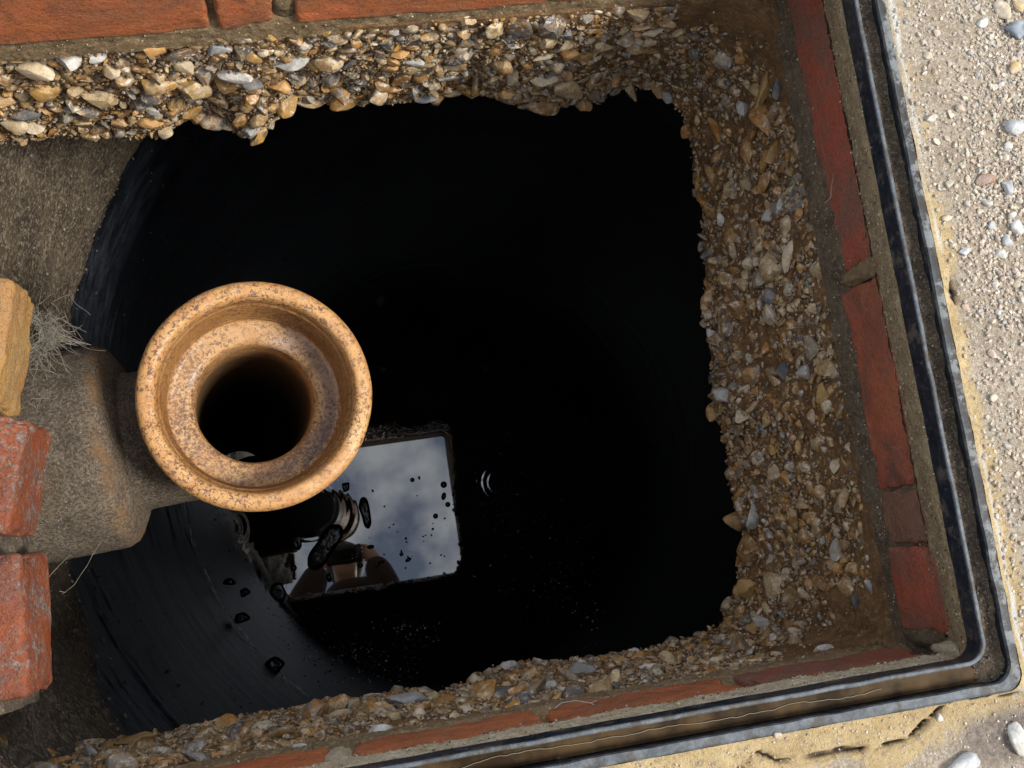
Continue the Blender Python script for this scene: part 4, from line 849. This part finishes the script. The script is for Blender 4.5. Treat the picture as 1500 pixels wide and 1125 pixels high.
keep = RNG.random(ng * 2) < np.clip(gdens(pxs[:, 0], pxs[:, 1]) * .8 + np.where(pxs[:, 1] > 430, .02, .12), 0, 1); keep &= (sdf(ax_, ay_) > FOUT + .003); ax_, ay_ = ax_[keep][:ng], ay_[keep][:ng]
ii = np.clip(np.searchsorted(gx, ax_), 0, len(gx) - 1); jj = np.clip(np.searchsorted(gy, ay_), 0, len(gy) - 1); n = len(ax_)
rs = RNG.uniform(.0005, .0019, n) * (1 + .5 * (RNG.random(n) < .08))
o = scatter_mesh('gravel', np.column_stack([ax_, ay_, GZ[ii, jj] + rs * .2]), rotmats(n, RNG, np.tile([0, 0, 1.], (n, 1)), RNG.normal(size=(n, 3)), .5), rs, shapes1, M_gravel, smooth=False); o['kind'] = 'stuff'
tag(o, 'fine gravel and grit scattered over the sandy ground', 'gravel')
n = 1200; ax_ = RNG.uniform(-.05, .45, n); ay_ = RNG.uniform(-.20, -.142, n); ii = np.searchsorted(gx, ax_); jj = np.searchsorted(gy, ay_); rs = RNG.uniform(.0004, .0013, n)
o = scatter_mesh('mortar_grit', np.column_stack([ax_, ay_, GZ[ii, jj]]), rotmats(n, RNG, np.tile([0, 0, 1.], (n, 1)), RNG.normal(size=(n, 3)), .5), rs, shapes1, M_gravel); o['kind'] = 'stuff'
tag(o, 'sand grains on the yellow mortar below the frame', 'grit')

# ------------------------------------------------------------------ THE PHOTOGRAPHER (kneels at the lower edge; seen mirrored in the water)
person = thing('person', 'person in a brown jacket kneeling over the opening with a phone, mirrored in the water', 'person', (-.07, -.50, 0))
PO = Vector((-.07, -.50, 0))
def skin(name, verts, edges, mat, root=0, sub=2):
    me = bpy.data.meshes.new(name); me.from_pydata([tuple(Vector(v[:3]) - PO) for v in verts], edges, []); me.materials.append(mat)
    o = link(name, me, person); md = o.modifiers.new('skin', 'SKIN'); md.use_smooth_shade = True
    if not me.skin_vertices: me.skin_vertices.new()
    sv = me.skin_vertices[0].data
    for k, v in enumerate(verts): r_ = v[3]; sv[k].radius = (r_, v[4] if len(v) > 4 else r_)
    sv[root].use_root = True; ss = o.modifiers.new('sub', 'SUBSURF'); ss.levels = sub; ss.render_levels = sub; return o
m = Mt('skin'); M_skin = m.out(m.mix(m.noise(40, 3), (.45, .27, .19), (.55, .34, .25)), .5)
m = Mt('jacket'); m.bump(m.noise(300, 4), .5, .001); M_jack = m.out(m.mix(m.noise(20, 4), (.035, .018, .012), (.05, .028, .02)), .9)
m = Mt('trousers'); M_trou = m.out(m.mix(m.noise(20, 4), (.03, .035, .05), (.05, .055, .075)), .9)
m = Mt('hair'); M_hair = m.out((.03, .018, .01), .6); m = Mt('phone_black'); M_phone = m.out((.01, .01, .012), .15); m = Mt('boot'); M_boot = m.out((.03, .022, .018), .6)
v = [(-.07, -.66, .38, .09, .08), (-.07, -.50, .60, .09, .07), (-.07, -.33, .78, .09, .07), (-.062, -.22, .845, .045), (-.058, -.13, .885, .045), (-.055, -.06, .925, .078), (-.054, .005, .93, .070), (-.053, -.03, .86, .045), (-.053, .01, .845, .018)]
e = [(0, 1), (1, 2), (2, 3), (3, 4), (4, 5), (5, 6), (5, 7), (7, 8)]
for sx_ in (-1, 1):
    b0 = len(v); hx = -.135 if sx_ < 0 else .040
    v += [(-.07 + sx_ * .18, -.29, .80, .038), (-.07 + sx_ * .17, -.17, .56, .030), (hx + sx_ * .035, -.03, .645, .026), (hx + sx_ * .012, .0, .660, .030, .016),
          (-.07 + sx_ * .12, -.34, .07, .055), (-.07 + sx_ * .12, -.74, .075, .038), (-.07 + sx_ * .12, -.82, .04, .035)]
    e += [(2, b0), (b0, b0 + 1), (b0 + 1, b0 + 2), (b0 + 2, b0 + 3), (0, b0 + 4), (b0 + 4, b0 + 5), (b0 + 5, b0 + 6)]
    for q in range(4):                                  # fingers curl under the phone edge
        f0 = len(v); yy = -.022 + q * .016
        v += [(hx - sx_ * .002, yy, .672, .0085), (hx - sx_ * .020, yy + .002, .674 - .001 * q, .0078), (hx - sx_ * (.034 - .003 * abs(q - 1.5)), yy + .002, .669, .0070)]
        e += [(b0 + 3, f0), (f0, f0 + 1), (f0 + 1, f0 + 2)]
    f0 = len(v); v += [(hx + sx_ * .004, -.030, .655, .010), (hx - sx_ * .012, -.036, .653, .009)]; e += [(b0 + 3, f0), (f0, f0 + 1)]
skin('body', v, e, M_skin)
vj = [(-.07, -.68, .40, .16, .13), (-.07, -.50, .60, .17, .13), (-.07, -.33, .785, .18, .14), (-.062, -.20, .855, .115), (-.058, -.10, .885, .10)]; ej = [(0, 1), (1, 2), (2, 3), (3, 4)]
for sx_ in (-1, 1):
    b0 = len(vj); hx = -.135 if sx_ < 0 else .040
    vj += [(-.07 + sx_ * .18, -.29, .80, .09), (-.07 + sx_ * .18, -.23, .68, .08), (-.07 + sx_ * .17, -.17, .555, .075), (hx + sx_ * .045, -.09, .605, .062), (hx + sx_ * .022, -.028, .645, .046)]; ej += [(2, b0), (b0, b0 + 1), (b0 + 1, b0 + 2), (b0 + 2, b0 + 3), (b0 + 3, b0 + 4)]
skin('jacket', vj, ej, M_jack)
vt = [(-.07, -.66, .37, .15, .125)]; et = []
for sx_ in (-1, 1):
    b0 = len(vt); vt += [(-.07 + sx_ * .12, -.34, .08, .075), (-.07 + sx_ * .12, -.70, .08, .055)]; et += [(0, b0), (b0, b0 + 1)]
skin('trousers', vt, et, M_trou)
for sx_ in (-1, 1): skin('boot', [(-.07 + sx_ * .12, -.70, .075, .05), (-.07 + sx_ * .12, -.80, .06, .048), (-.07 + sx_ * .12, -.84, .03, .04)], [(0, 1), (1, 2)], M_boot)
Wv = Vc * [.086, .10, .085] * (1 + .06 * fbm(Vc, 5, 3, 4))[:, None] + np.array((-.055, -.040, .950)) - np.array(PO); Wv = Wv[:, :]
mesh('hair', Wv, Fc_, M_hair, person)
phone = box_grid(3); Wp = phone[0] * [.074, .037, .004]; o = mesh('mobile_phone', Wp, phone[1], M_phone); o.location = (-.052, .0, .6595); tag(o, 'black mobile phone held flat over the opening by the kneeling person', 'phone')
